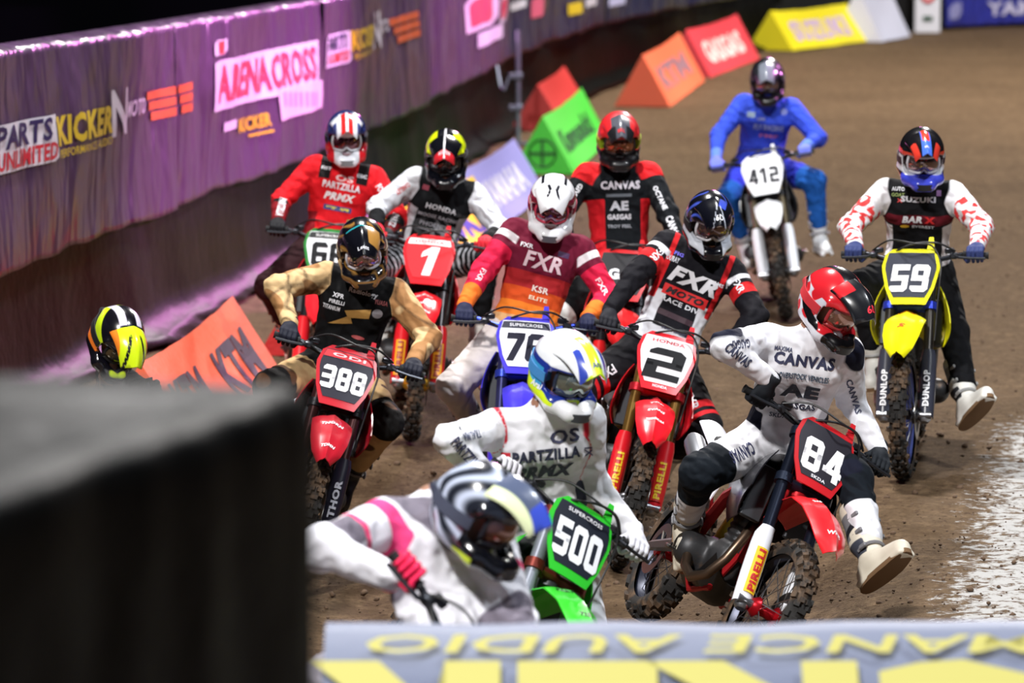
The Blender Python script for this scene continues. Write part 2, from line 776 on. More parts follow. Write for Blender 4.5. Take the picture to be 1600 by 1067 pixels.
# ------------------------------------------------------------------ perimeter wall
WP = [(-4.4, 12.0), (-3.9, 16.2), (-3.07, 23.0), (-2.58, 26.9), (-2.0, 31.6), (-1.2, 38.2), (-0.3, 45.0), (1.15, 52.5), (3.9, 60.3), (6.3, 63.6), (9.2, 65.8), (14.0, 67.6), (22.0, 69.0)]


def _smooth_path(p, k=12):
    out = []
    for i in range(len(p) - 1):
        p0, p1, p2, p3 = p[max(i - 1, 0)], p[i], p[i + 1], p[min(i + 2, len(p) - 1)]
        for j in range(k):
            t = j / k
            out.append(tuple(0.5 * (2 * b + (c - a) * t + (2 * a - 5 * b + 4 * c - d) * t * t + (3 * b - a - 3 * c + d) * t ** 3) for a, b, c, d in zip(p0, p1, p2, p3)))
    out.append(p[-1])
    return out


WPATH = _smooth_path(WP)
WS = [0.0]
for _a, _b in zip(WPATH, WPATH[1:]):
    WS.append(WS[-1] + math.dist(_a, _b))


def wall_at(s, z, out=0.0):
    """point at length s along the wall, height z above the dirt, out metres in front of it"""
    s = min(max(s, 0.0), WS[-1] - 1e-3)
    i = int(np.searchsorted(WS, s, side='right')) - 1
    i = min(max(i, 0), len(WPATH) - 2)
    t = (s - WS[i]) / (WS[i + 1] - WS[i])
    a, b = WPATH[i], WPATH[i + 1]
    i0, i1 = max(i - 2, 0), min(i + 3, len(WPATH) - 1)
    dx, dy = WPATH[i1][0] - WPATH[i0][0], WPATH[i1][1] - WPATH[i0][1]
    l = math.hypot(dx, dy)
    nx, ny = dy / l, -dx / l
    x, y = a[0] + (b[0] - a[0]) * t, a[1] + (b[1] - a[1]) * t
    return Vector((x + nx * out, y + ny * out, z + ground_z(x, y)))


_SP = [(800 + FPX * p.x / p.y, s) for s in np.linspace(0, WS[-1], 900) for p in [wall_at(s, 0, 0.16)]]


def s_of(px):
    xs = [a for a, _ in _SP]
    return float(np.interp(px, xs, [b for _, b in _SP]))


def z_of(s, py):
    p = wall_at(s, 0, 0.16)
    q = unproject(800 + FPX * p.x / p.y, py, p.y)
    return q.z - p.z


def tarp_mat(name, col, rough, bump):
    m, nt, b = _nt(name)
    b.inputs['Base Color'].default_value = lin(col)
    b.inputs['Roughness'].default_value = rough
    b.inputs['Specular IOR Level'].default_value = 0.12
    n = _noise(nt, 5.0, 5, 0.6, _coord(nt))
    _bump(nt, b, n.outputs['Fac'], bump, 0.05)
    return m


def build_wall():
    mb = MB()
    n = 150
    mb.sheet(lambda u, v: (wall_at(u * WS[-1], v * 2.13, 0), wall_at(5, 0, 1) - wall_at(5, 0, 0)), n, 1, 0.16)
    o = mb.obj('wall_left', mat((9, 9, 11), 0.7))
    tag(o, 'black panel wall along the side of the track', 'wall', kind='structure')
    # plastic sheeting hung on the wall, spilling on to the dirt
    mb = MB()
    s0, s1 = s_of(-220), s_of(1215)
    nu, nv = 420, 18

    def fn(u, v):
        s = s0 + (s1 - s0) * u
        z = 1.05 * (1 - v)
        f = 0.07 * noise.noise((s * 0.8 + z * 0.4, z * 0.5, 0)) + 0.010 * noise.noise((s * 3.5 + z, z * 0.9, 3))
        flare = 0.0
        if v > 0.8:
            q = (v - 0.8) / 0.2
            flare = 0.22 * q * q * (1 + 0.5 * noise.noise((s * 1.3, 0, 9)))
        z = max(z * (1 - 0.0), 0.012 + 0.03 * abs(noise.noise((s * 4, v * 6, 5))))
        return wall_at(s, z, 0.035 + 0.05 * v + f * (0.3 + v) + flare + 0.04), Vector((0.99, -0.1, 0.1))
    mb.sheet(fn, nu, nv, 0.004)
    o = mb.obj('plastic_sheeting', tarp_mat('black_plastic', (9, 9, 7), 0.46, 0.35), angle=0)
    tag(o, 'black plastic sheeting hung below the wall banners down to the dirt', 'sheeting')


build_wall()


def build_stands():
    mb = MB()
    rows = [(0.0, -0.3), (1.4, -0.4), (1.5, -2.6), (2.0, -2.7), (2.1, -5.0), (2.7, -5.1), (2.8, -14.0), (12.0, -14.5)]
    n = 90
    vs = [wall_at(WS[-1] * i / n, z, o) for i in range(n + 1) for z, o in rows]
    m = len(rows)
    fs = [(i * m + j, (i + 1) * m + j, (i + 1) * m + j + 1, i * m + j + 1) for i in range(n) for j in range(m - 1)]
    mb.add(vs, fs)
    o = mb.obj('wall_back', mat((2, 2, 3), 1.0, spec=0.0), angle=0)  # black matte backdrop added so the area behind the wall stays dark
    tag(o, 'black backdrop in seating tiers behind the wall, darkness put into its colour', 'wall', kind='structure')


build_stands()

VINYL = {}


def vinyl(col):
    if col not in VINYL:
        m, nt, b = _nt('banner_vinyl')
        b.inputs['Base Color'].default_value = lin(col)
        b.inputs['Roughness'].default_value = 0.3
        b.inputs['Specular IOR Level'].default_value = 0.8
        mp = nt.nodes.new('ShaderNodeMapping')
        mp.inputs['Scale'].default_value = (1.0, 1.0, 0.4)
        nt.links.new(_coord(nt), mp.inputs['Vector'])
        n = _noise(nt, 1.8, 3, 0.5, mp.outputs['Vector'])
        _bump(nt, b, n.outputs['Fac'], 1.0, 0.25)
        VINYL[col] = m
    return VINYL[col]


def fold(s, z, seed):
    """how far a hung banner bulges from the wall: broad billows, folds fanning from the tie points"""
    h = z / 2.15
    dz = max(2.25 - z, 0.12)
    v = 0.10 * noise.noise((s * 0.5 + (1 - h) * 0.9, z * 0.55, seed)) + 0.012 * noise.noise((s * 3.0 - (1 - h) * 0.8, z * 0.5, seed + 4.7))
    k = round(s / 1.9)
    for q in (k - 1, k, k + 1):
        a = (s - q * 1.9 - 0.5 * noise.noise((q * 3.3, 0, seed))) / dz
        v += 0.012 * math.sin(a * 5.0 + q * 2.1) * math.exp(-abs(a) * 0.9) * min(1.0, dz / 0.5)
    return 0.18 + v


class Banner:
    def __init__(self, px0, px1, seed, label, z0=0.86, z1=2.16, col=(78, 54, 84), drop=0.0):
        self.s0, self.s1, self.seed, self.z0, self.z1 = s_of(px0), s_of(px1), seed, z0, z1
        mb = MB()
        nu = max(24, int((self.s1 - self.s0) / 0.04))

        def fn(u, v):
            s = self.s0 + (self.s1 - self.s0) * u
            hem = 0.03 * noise.noise((s * 1.7, 0, seed)) - 0.02
            z = self.z0 + hem + (self.z1 - self.z0 - hem) * v
            if v > 0.985:
                return wall_at(s, z, 0.03), Vector((0.2, 0, 1))
            return wall_at(s, z, fold(s, z, seed)), Vector((0.99, -0.12, 0))
        mb.sheet(fn, min(nu, 300), 34, 0.006)
        self.o = mb.obj('wall_banner', vinyl(col), angle=0)
        tag(self.o, label, 'banner', 'vinyl banners hung on the wall')

    def fn(self, px0, px1, py0, py1, lift=0.006):
        """(u,v) metres centred on a photo box of the banner"""
        sa, sb = s_of(px0), s_of(px1)
        sm = (sa + sb) / 2
        za, zb = z_of(sm, py1), z_of(sm, py0)
        f = lambda u, v: wall_at(sm + u, (za + zb) / 2 + v, fold(sm + u, (za + zb) / 2 + v, self.seed) + lift)
        return f, abs(sb - sa), abs(zb - za)

    def text(self, body, box, col, lift=0.022, name='lettering', **k):
        f, w, h = self.fn(*box, lift=lift)
        k.setdefault('bold', 0.03)
        text_to(name, body, w, h, f, mat(col, 0.4), self.o, step=0.04, **k)

    def panel(self, box, col, lift=0.014, cut=0.0, name='printed_panel'):
        f, w, h = self.fn(*box, lift=lift)
        p = [(-w / 2, -h / 2), (w / 2 - cut * w, -h / 2), (w / 2, -h / 2 + cut * h), (w / 2, h / 2), (-w / 2 + cut * w, h / 2), (-w / 2, h / 2 - cut * h)] if cut else [(-w / 2, -h / 2), (w / 2, -h / 2), (w / 2, h / 2), (-w / 2, h / 2)]
        shape_to(name, p, f, mat(col, 0.4), self.o, step=0.04)


WHITE, YEL, ORG, RED = (205, 200, 212), (205, 175, 40), (205, 92, 50), (190, 30, 50)


def logo_row(b, boxes):
    parts, kick, mx, org = boxes
    x0, x1, y0, y1 = parts
    ym = (y0 * 0.45 + y1 * 0.55)
    b.panel((x0, x1, y0, y1), WHITE, cut=0.08)
    b.text('PARTS', (x0 + 0.05 * (x1 - x0), x1 - 0.1 * (x1 - x0), y0 + 3, ym - 1), (40, 26, 80), shear=0.2)
    b.text('UNLIMITED', (x0 + 0.05 * (x1 - x0), x1 - 0.05 * (x1 - x0), ym + 2, y1 - 4), (180, 25, 45), shear=0.2)
    x0, x1, y0, y1 = kick
    b.text('KICKER', (x0, x1, y0, y0 + 0.72 * (y1 - y0)), YEL, bold=0.045)
    b.text('PERFORMANCE AUDIO', (x0 + 2, x1, y0 + 0.8 * (y1 - y0), y1), YEL, bold=0.01)
    x0, x1, y0, y1 = mx
    b.text('N', (x0, x0 + 0.5 * (x1 - x0), y0, y1), WHITE, shear=-0.15)
    b.text('MOTO', (x0 + 0.5 * (x1 - x0), x1, y0 + 0.22 * (y1 - y0), y0 + 0.58 * (y1 - y0)), WHITE)
    x0, x1, y0, y1 = org
    for k in range(3):
        h = (y1 - y0) / 3
        b.panel((x0 + k * 0.1 * (x1 - x0), x1, y0 + k * h + 1, y0 + (k + 1) * h - 2), ORG, name='printed_bar')


b1 = Banner(-160, 268, 1.3, 'purple vinyl wall banner with yellow speaker brand lettering and red unlimited lettering')
logo_row(b1, ((-14, 78, 188, 262), (76, 160, 172, 236), (155, 218, 138, 212), (224, 267, 138, 186)))
b2 = Banner(269, 497, 5.1, 'purple vinyl wall banner with big red and white racing series lettering')
for _k in range(3):
    b2.panel((271 + _k * 3, 297, 130 + _k * 16, 143 + _k * 16), ORG, name='printed_bar')
b2.panel((331, 350, 62, 86), WHITE, cut=0.25)
b2.panel((336, 345, 64, 84), (190, 60, 60), lift=0.02)
b2.panel((330, 488, 78, 152), WHITE, cut=0.04)
b2.text('ARENACROSS', (336, 482, 86, 142), (214, 60, 92), bold=0.03)
b2.panel((424, 494, 134, 178), (214, 190, 214), lift=0.018)
for _k in range(7):
    b2.panel((432 + _k * 8, 436 + _k * 8, 143, 166), (190, 140, 186), lift=0.022, name='printed_bar')
b2.panel((350, 371, 189, 203), WHITE)
b2.text('KICKER', (373, 412, 180, 202), YEL, bold=0.045)
b2.panel((388, 414, 206, 210), YEL)
b3 = Banner(499, 668, 9.7, 'purple vinyl wall banner with small yellow lettering between the big series banners')
logo_row(b3, ((503, 541, 52, 102), (541, 578, 42, 88), (578, 606, 18, 76), (608, 646, 22, 64)))
b4 = Banner(670, 796, 13.2, 'purple vinyl wall banner with tall red and white emblem above the steel post')
b4.panel((722, 770, -10, 44), (216, 186, 214), cut=0.2)
b4.panel((728, 762, -4, 36), (208, 70, 100), lift=0.02, cut=0.15)
b4.panel((736, 782, 44, 66), (214, 190, 220), lift=0.02)
b4.panel((775, 792, -8, 34), (214, 190, 214), cut=0.3)
b4.panel((779, 789, -2, 28), (200, 40, 80), lift=0.02, cut=0.3)
b5 = Banner(798, 946, 17.9, 'violet vinyl wall banner with small white and yellow print far along the wall', col=(46, 38, 66))
b5.panel((800, 822, 2, 14), WHITE)
b5.panel((884, 900, 4, 22), YEL)
b5.panel((828, 846, -4, 26), (208, 90, 120), cut=0.2)
b5.panel((906, 926, -4, 10), WHITE)
b6 = Banner(948, 1230, 23.4, 'dark navy vinyl wall banner at the far bend of the track', col=(34, 34, 58))
b6.panel((950, 975, -8, 8), (180, 180, 214))
b7 = Banner(1476, 1760, 29.0, 'blue vinyl wall banner behind the far end of the dirt', z0=0.05, z1=1.5, col=(52, 56, 150))
b7.text('YAMAHA', (1540, 1690, 0, 22), (200, 196, 226), bold=0.05)
b7.panel((1480, 1500, 4, 30), (150, 150, 200), cut=0.35)


# ------------------------------------------------------------------ tent-shaped track barriers
def barrier(p0, p1, label, col, h=0.55, half=0.33, sag=0.03, text=None, tcol=(240, 240, 240), side=1, theight=0.24, twidth=None, tv=0.0, flip=False, sub=None, end=None, shear=0.0, rough=0.55):
    """fabric tent from ridge point p0 to p1 (x, y); side=+1 prints on the face right of p0->p1"""
    a, b = Vector((p0[0], p0[1], ground_z(*p0))), Vector((p1[0], p1[1], ground_z(*p1)))
    d = b - a
    L = d.length
    d.normalize()
    w = Vector((d.y, -d.x, 0)).normalized()
    seed = p0[0] * 3.1 + p0[1]

    def face(sd):
        def fn(t, q):
            """t metres along, q metres down the slope, sagging between the ends"""
            sl = math.hypot(h, half)
            k = min(max(q / sl, 0), 1)
            e = min(max(t / L, 0), 1)
            sg = sag * math.sin(math.pi * e) * (1 - k) + 0.012 * noise.noise((t * 3, q * 3, seed))
            belly = -0.05 * math.sin(math.pi * k) * math.sin(math.pi * e)
            nrm = (w * sd * h + Vector((0, 0, half))).normalized()
            return a + d * t + w * (sd * half * k) + Vector((0, 0, h * (1 - k) - sg)) + nrm * belly
        return fn
    sl = math.hypot(h, half)
    mb = MB()
    nu, nv = 18, 8
    vs, fs = [], []
    for i in range(nu + 1):
        for j in range(-nv, nv + 1):
            f = face(1 if j >= 0 else -1)
            vs.append(f(L * i / nu, sl * abs(j) / nv))
    m = 2 * nv + 1
    for i in range(nu):
        for j in range(m - 1):
            fs.append((i * m + j, i * m + j + 1, (i + 1) * m + j + 1, (i + 1) * m + j))
    fs.append(tuple(range(m)))
    fs.append(tuple(nu * m + j for j in range(m - 1, -1, -1)))
    fs.append(tuple([i * m for i in range(nu, -1, -1)] + [i * m + m - 1 for i in range(nu + 1)]))
    mb.add(vs, fs)
    o = mb.obj('track_barrier', mat(col, rough, bump=0.25, bscale=12, bdist=0.02), angle=35)
    tag(o, label, 'barrier', 'tent-shaped fabric barriers lining the track')
    f = face(side)
    nrm = (w * side * h + Vector((0, 0, half))).normalized()
    dirn = -1 if flip else 1

    def tf(u, v, c=L / 2):
        t, q = c + dirn * side * u, sl * (0.52 - tv) - dirn * v
        return f(t, q) + nrm * 0.006
    if text:
        text_to('lettering', text, twidth or L * 0.72, theight, tf, mat(tcol, 0.5), o, bold=0.05, step=0.08, shear=shear)
    for s_ in (sub or []):
        body, c, wd, ht = s_
        text_to('lettering', body, wd, ht, lambda u, v: tf(u, v, c), mat(tcol, 0.5), o, bold=0.05, step=0.08, shear=shear)
    if end:
        nd = -d
        c = a + Vector((0, 0, h * 0.36)) + nd * 0.006
        pts = []
        rr = h * 0.24
        for k in range(24):
            an = 2 * math.pi * k / 24
            pts.append((rr * math.cos(an), rr * math.sin(an)))
        ring = MB()
        ring.tube([c + w * x + Vector((0, 0, y)) for x, y in pts], 0.012, 5, closed=True)
        ring.box(c + Vector((0, 0, 0)), (0.03, 0.03, rr * 1.9), Matrix.Rotation(math.atan2(d.y, d.x), 3, 'Z'))
        ring.box(c + Vector((0, 0, 0)), (0.03, rr * 1.9, 0.03), Matrix.Rotation(math.atan2(d.y, d.x), 3, 'Z'))
        ring.obj('round_emblem', mat(end, 0.5), o)
    return o


barrier((-1.98, 20.3), (-1.74, 23.8), 'orange tent barrier with dark grey letters beside the black plastic sheeting', (240, 104, 66), h=0.56, half=0.36, sub=[('KTM', 2.6, 1.15, 0.34), ('KTM', 0.9, 1.15, 0.34)], tcol=(70, 62, 72), side=1)
barrier((-1.36, 25.3), (-1.02, 28.3), 'red tent barrier with white stripes behind the tan-sleeved rider', (196, 34, 34), sub=[('II', 0.7, 0.7, 0.36), ('II', 1.9, 0.7, 0.36)], tcol=(225, 225, 225))
barrier((-1.02, 30.0), (-0.35, 34.2), 'yellow tent barrier with blue letters behind the rider in black and white', (205, 190, 10), text='SUZUKI', tcol=(58, 58, 130), theight=0.3)
barrier((-0.46, 34.8), (0.02, 38.4), 'lavender tent barrier with white letters beside the green one', (150, 150, 216), text='YAMAHA', tcol=(232, 232, 244), theight=0.3)
barrier((0.32, 40.4), (0.80, 44.4), 'green tent barrier with dark letters and a round emblem on its end', (66, 196, 50), text='Kawasaki', tcol=(30, 90, 34), theight=0.28, end=(20, 90, 24), h=0.6)
barrier((0.30, 45.6), (0.66, 48.6), 'small red tent barrier behind the green barrier', (186, 46, 42), text='GASGAS', tcol=(226, 206, 206), side=-1, theight=0.26)
barrier((1.66, 49.0), (2.32, 53.4), 'orange tent barrier with faded grey letters next to the pink-red one', (240, 112, 74), text='KTM', tcol=(150, 110, 120), theight=0.34, h=0.66, half=0.36)
barrier((2.44, 54.0), (3.36, 57.6), 'pink-red tent barrier with white letters at the far bend', (228, 66, 76), text='GASGAS', tcol=(246, 220, 214), theight=0.36, h=0.66, half=0.36)
barrier((3.98, 59.4), (5.35, 61.6), 'bright yellow tent barrier with lilac letters at the far bend', (220, 205, 30), text='SUZUKI', tcol=(186, 160, 200), theight=0.38, h=0.6, half=0.4)
barrier((5.5, 61.4), (6.1, 62.8), 'white and grey tent barrier beside the bright yellow one', (206, 208, 226), h=0.85, half=0.42)


def far_sign():
    p = wall_at(s_of(1422), 0, 0.5)
    root = empty('upright_sign', (p.x, p.y, ground_z(p.x, p.y)))
    tag(root, 'upright white panel sign with a red ring at the far wall', 'sign')
    mb = MB()
    mb.box((0, 0, 0.7), (0.42, 0.08, 1.4), bev=0.01)
    mb.obj('panel', mat((214, 214, 222), 0.5), root)
    mb = MB()
    mb.tube([(0.11 * math.cos(a), -0.05, 0.66 + 0.14 * math.sin(a)) for a in np.linspace(0, 6.283, 25)[:-1]], 0.03, 6, closed=True)
    mb.obj('red_ring', mat((214, 50, 50), 0.5), root)
    mb = MB()
    mb.box((0, -0.05, 0.24), (0.16, 0.02, 0.08))
    mb.obj('dark_mark', mat((50, 80, 60), 0.5), root)


far_sign()


def wall_post():
    p = wall_at(s_of(757), 0, 0.55)
    root = empty('steel_post', (p.x, p.y, ground_z(p.x, p.y)))
    tag(root, 'thin steel post standing in front of the sheeting with chain clamps', 'post')
    mb = MB()
    mb.tube([(0, 0, 0), (0, 0, 1.3)], 0.028, 10)
    mb.obj('pole', mat((150, 156, 170), 0.3, 0.8), root)
    mb = MB()
    mb.box((0, 0, 0.012), (0.26, 0.26, 0.024), bev=0.005)
    mb.obj('base_plate', mat((90, 94, 104), 0.4, 0.7), root)
    for z in (0.42, 0.78):
        mb = MB()
        mb.box((-0.03, -0.02, z), (0.16, 0.09, 0.07), bev=0.012)
        mb.obj('clamp', mat((120, 126, 140), 0.3, 0.8), root)
    mb = MB()
    mb.tube([(-0.1, -0.03, 0.78), (-0.16, -0.05, 0.62), (-0.2, -0.04, 0.66), (-0.24, 0, 0.9)], 0.014, 6)
    mb.obj('chain', mat((150, 156, 170), 0.3, 0.8), root)


wall_post()


# ------------------------------------------------------------------ foreground: padded barrier and draped box
def near_barrier():
    y0, ztop = 9.55, 1.212
    x0, x1 = -0.47, 2.6
    root = empty('padded_barrier', ((x0 + x1) / 2, y0, 0))
    tag(root, 'grey padded barrier cover with upside-down yellow lettering in the foreground', 'barrier')
    ox, oy = root.location.x, root.location.y
    mb = MB()
    prof = [(0.62, 0.0), (0.50, 0.55), (0.26, 1.02), (0.07, 1.197), (0.02, ztop), (-0.05, 1.202), (-0.32, 1.005), (-0.62, 0.52), (-0.72, 0.0)]
    n = 40
    vs, fs = [], []
    for i in range(n + 1):
        x = x0 + (x1 - x0) * i / n - ox
        for (dy, z) in prof:
            k = 0.012 * noise.noise((x * 3, dy * 5, z * 4))
            vs.append((x, dy, z + (k if z > 0.1 else 0)))
    m = len(prof)
    for i in range(n):
        for j in range(m - 1):
            fs.append((i * m + j, i * m + j + 1, (i + 1) * m + j + 1, (i + 1) * m + j))
        fs.append((i * m + m - 1, i * m, (i + 1) * m, (i + 1) * m + m - 1))
    fs.append(tuple(range(m)))
    fs.append(tuple(n * m + j for j in range(m)))
    mb.add(vs, fs)
    mb.obj('cover', mat((92, 100, 124), 0.55, bump=0.15, bscale=20), root, angle=35)
    # face toward the camera runs from the crest down and back
    a, b = Vector((0, -0.05, 1.202)), Vector((0, -0.32, 1.005))
    dn = (b - a).normalized()
    nm = Vector((0, dn.z, -dn.y))
    nm = nm if nm.z > 0 else -nm
    ym = mat((172, 166, 84), 0.6)

    def f(cx, q):
        return lambda u, v: a + dn * (q + v) + Vector((cx - u - ox, 0, 0)) + nm * 0.022
    text_to('lettering', 'PERFORMANCE AUDIO', 2.55, 0.062, f(0.91, 0.062), ym, root, bold=0.02, shear=0.15, step=0.1)
    text_to('lettering', 'KICKER', 2.6, 0.42, f(0.80, 0.325), ym, root, bold=0.05, step=0.1)


near_barrier()


def draped_box():
    A = Vector((-0.275, 5.30, 0))
    e1, e2 = Vector((-0.30, -0.954, 0)).normalized(), Vector((-0.954, 0.30, 0)).normalized()
    z = 2.362
    root = empty('covered_equipment_case', A + e1 * 0.6 + e2 * 0.5)
    tag(root, 'tall equipment case draped in black cloth in the left foreground', 'case')
    o = root.location
    mb = MB()
    W, D = 1.25, 1.3
    n = 24
    rows = [0.0, 0.4, 0.9, 1.4, 1.9, 2.22, 2.30, 2.34, z]
    peri = []
    for i in range(n):
        peri.append(e1 * (W * i / n))
    for i in range(n):
        peri.append(e1 * W + e2 * (D * i / n))
    for i in range(n):
        peri.append(e1 * (W * (1 - i / n)) + e2 * D)
    for i in range(n):
        peri.append(e2 * (D * (1 - i / n)))
    ctr = (e1 * W + e2 * D) / 2
    vs, fs = [], []
    N = len(peri)
    for k, zz in enumerate(rows):
        for i, p in enumerate(peri):
            q = p - ctr
            out = q.normalized() * (0.022 * math.sin(i * 1.1) * (1 - zz / z) + 0.012 * noise.noise((i * 0.4, zz * 2, 1)))
            sc = 1.0 if k < len(rows) - 2 else (0.988 if k == len(rows) - 2 else 0.965)
            vs.append(A + ctr + q * sc + out + Vector((0, 0, zz)) - o)
    for k in range(len(rows) - 1):
        for i in range(N):
            j = (i + 1) % N
            fs.append((k * N + i, k * N + j, (k + 1) * N + j, (k + 1) * N + i))
    base = len(vs)
    rings = 8
    for r_ in range(1, rings + 1):
        for i, p in enumerate(peri):
            q = (p - ctr) * 0.965 * (1 - r_ / rings)
            bump = 0.03 * noise.noise(((q.x + 3) * 4, (q.y + 3) * 4, 2)) + 0.035 * (q.dot(e2) / D) * (r_ < rings)
            vs.append(A + ctr + q + Vector((0, 0, z + bump * min(1, r_ / 2))) - o)
    for r_ in range(rings):
        k0 = (len(rows) - 1) * N if r_ == 0 else base + (r_ - 1) * N
        k1 = base + r_ * N
        for i in range(N):
            j = (i + 1) % N
            fs.append((k0 + i, k0 + j, k1 + j, k1 + i))
    mb.add(vs, fs)
    mb.obj('black_drape', mat((3, 3, 4), 0.5, spec=0.1, bump=0.4, bscale=3, bdist=0.05), root, angle=0)
    for c in (e1 * 0.15 + e2 * 0.15, e1 * (W - .15) + e2 * 0.15, e1 * 0.15 + e2 * (D - .15), e1 * (W - .15) + e2 * (D - .15)):
        mb = MB()
        mb.tube([A + c + Vector((0, 0, 0)) - o, A + c + Vector((0, 0, 2.2)) - o], 0.03, 8)
        mb.obj('frame_leg', mat((60, 62, 66), 0.4, 0.6), root)


draped_box()


# ------------------------------------------------------------------ motorcycle: shared part meshes
# bike space: x forward, y left, z up, origin on the ground half way between the axles
RAKE = R(27)
FU = Vector((-math.sin(RAKE), 0, math.cos(RAKE)))     # up the fork
FN = Vector((math.cos(RAKE), 0, math.sin(RAKE)))      # out of the front of the fork
F0 = Vector((0.715, 0, 0.345))
AXF, AXR = Vector((0.74, 0, 0.345)), Vector((-0.74, 0, 0.335))
fk = lambda s, y=0.0, n=0.0: F0 + FU * s + FN * n + Vector((0, y, 0))
PART = {}


def tire_mesh(Rr, sec, wid, rows, pattern, seed):
    rnd = random.Random(seed)
    mb = MB()
    rc = Rr - sec
    prof = [(rc + sec * 0.98 * math.sin(a), wid * math.cos(a)) for a in np.linspace(math.pi * 1.17, -math.pi * 0.17, 13)]
    mb.lathe(prof, 56)
    for i in range(rows):
        a0 = 2 * math.pi * i / rows
        for (off, lat, kw, kl) in pattern[i % len(pattern)]:
            an = a0 + off / rows * 2 * math.pi
            th = math.pi / 2 - lat          # position around the section
            vs = []
            for hgt, shr in ((-0.004, 1.1), (0.015, 0.86)):
                for sa, sb in ((-1, -1), (1, -1), (1, 1), (-1, 1)):
                    t2 = th + sb * kw * shr / 2 / wid
                    a2 = an + sa * kl * shr / 2 / Rr
                    rr = rc + (sec + hgt) * math.sin(t2)
                    yy = (wid + hgt) * math.cos(t2)
                    vs.append((rr * math.cos(a2), yy, rr * math.sin(a2)))
            mb.add(vs, [(4, 5, 6, 7), (0, 1, 5, 4), (1, 2, 6, 5), (2, 3, 7, 6), (3, 0, 4, 7)])
    return mb.mesh('tire', 35)


FP = [[(0, 0.0, 0.030, 0.024), (0.5, 0.62, 0.022, 0.024), (0.5, -0.62, 0.022, 0.024)], [(0, 0.34, 0.020, 0.026), (0, -0.34, 0.020, 0.026), (0.35, 1.12, 0.024, 0.028), (0.35, -1.12, 0.024, 0.028)]]
RP = [[(0, 0.0, 0.042, 0.026), (0.4, 0.75, 0.030, 0.030), (0.4, -0.75, 0.030, 0.030)], [(0, 0.4, 0.030, 0.028), (0, -0.4, 0.030, 0.028), (0.3, 1.15, 0.026, 0.032), (0.3, -1.15, 0.026, 0.032)]]
PART['front_tire'] = tire_mesh(0.331, 0.047, 0.043, 46, FP, 1)
PART['rear_tire'] = tire_mesh(0.322, 0.058, 0.058, 38, RP, 2)


def wheel_parts(tag_, rr, w, disc_y):
    mb = MB()
    mb.lathe([(rr, -w), (rr + 0.016, -w), (rr + 0.01, -w * .7), (rr - 0.012, 0), (rr + 0.01, w * .7), (rr + 0.016, w), (rr, w), (rr - 0.006, w * .6), (rr - 0.018, 0), (rr - 0.006, -w * .6)], 48, closed=True)
    PART[tag_ + '_rim'] = mb.mesh('rim')
    mb = MB()
    mb.lathe([(0.012, -0.075), (0.030, -0.075), (0.046, -0.052), (0.046, -0.044), (0.028, -0.034), (0.024, 0), (0.028, 0.034), (0.046, 0.044), (0.046, 0.052), (0.030, 0.075), (0.012, 0.075)], 24)
    PART[tag_ + '_hub'] = mb.mesh('hub')
    mb = MB()
    for i in range(32):
        a = 2 * math.pi * i / 32
        sd = 1 if i % 2 else -1
        b = a + (0.5 if (i // 2) % 2 else -0.5)
        mb.tube([(0.044 * math.cos(b), sd * 0.047, 0.044 * math.sin(b)), (rr * math.cos(a), sd * 0.008, rr * math.sin(a))], 0.0024, 4, caps=False)
    PART[tag_ + '_spokes'] = mb.mesh('spokes')
    mb = MB()
    mb.lathe([(0.085, disc_y - .002), (0.128, disc_y - .002), (0.128, disc_y + .002), (0.085, disc_y + .002)], 40, closed=True)
    for i in range(5):
        a = 2 * math.pi * i / 5
        mb.tube([(0.03 * math.cos(a), disc_y * .9, 0.03 * math.sin(a)), (0.09 * math.cos(a + .3), disc_y, 0.09 * math.sin(a + .3))], 0.006, 5)
    PART[tag_ + '_disc'] = mb.mesh('brake_disc')


wheel_parts('front', 0.266, 0.024, 0.068)
wheel_parts('rear', 0.238, 0.030, -0.075)


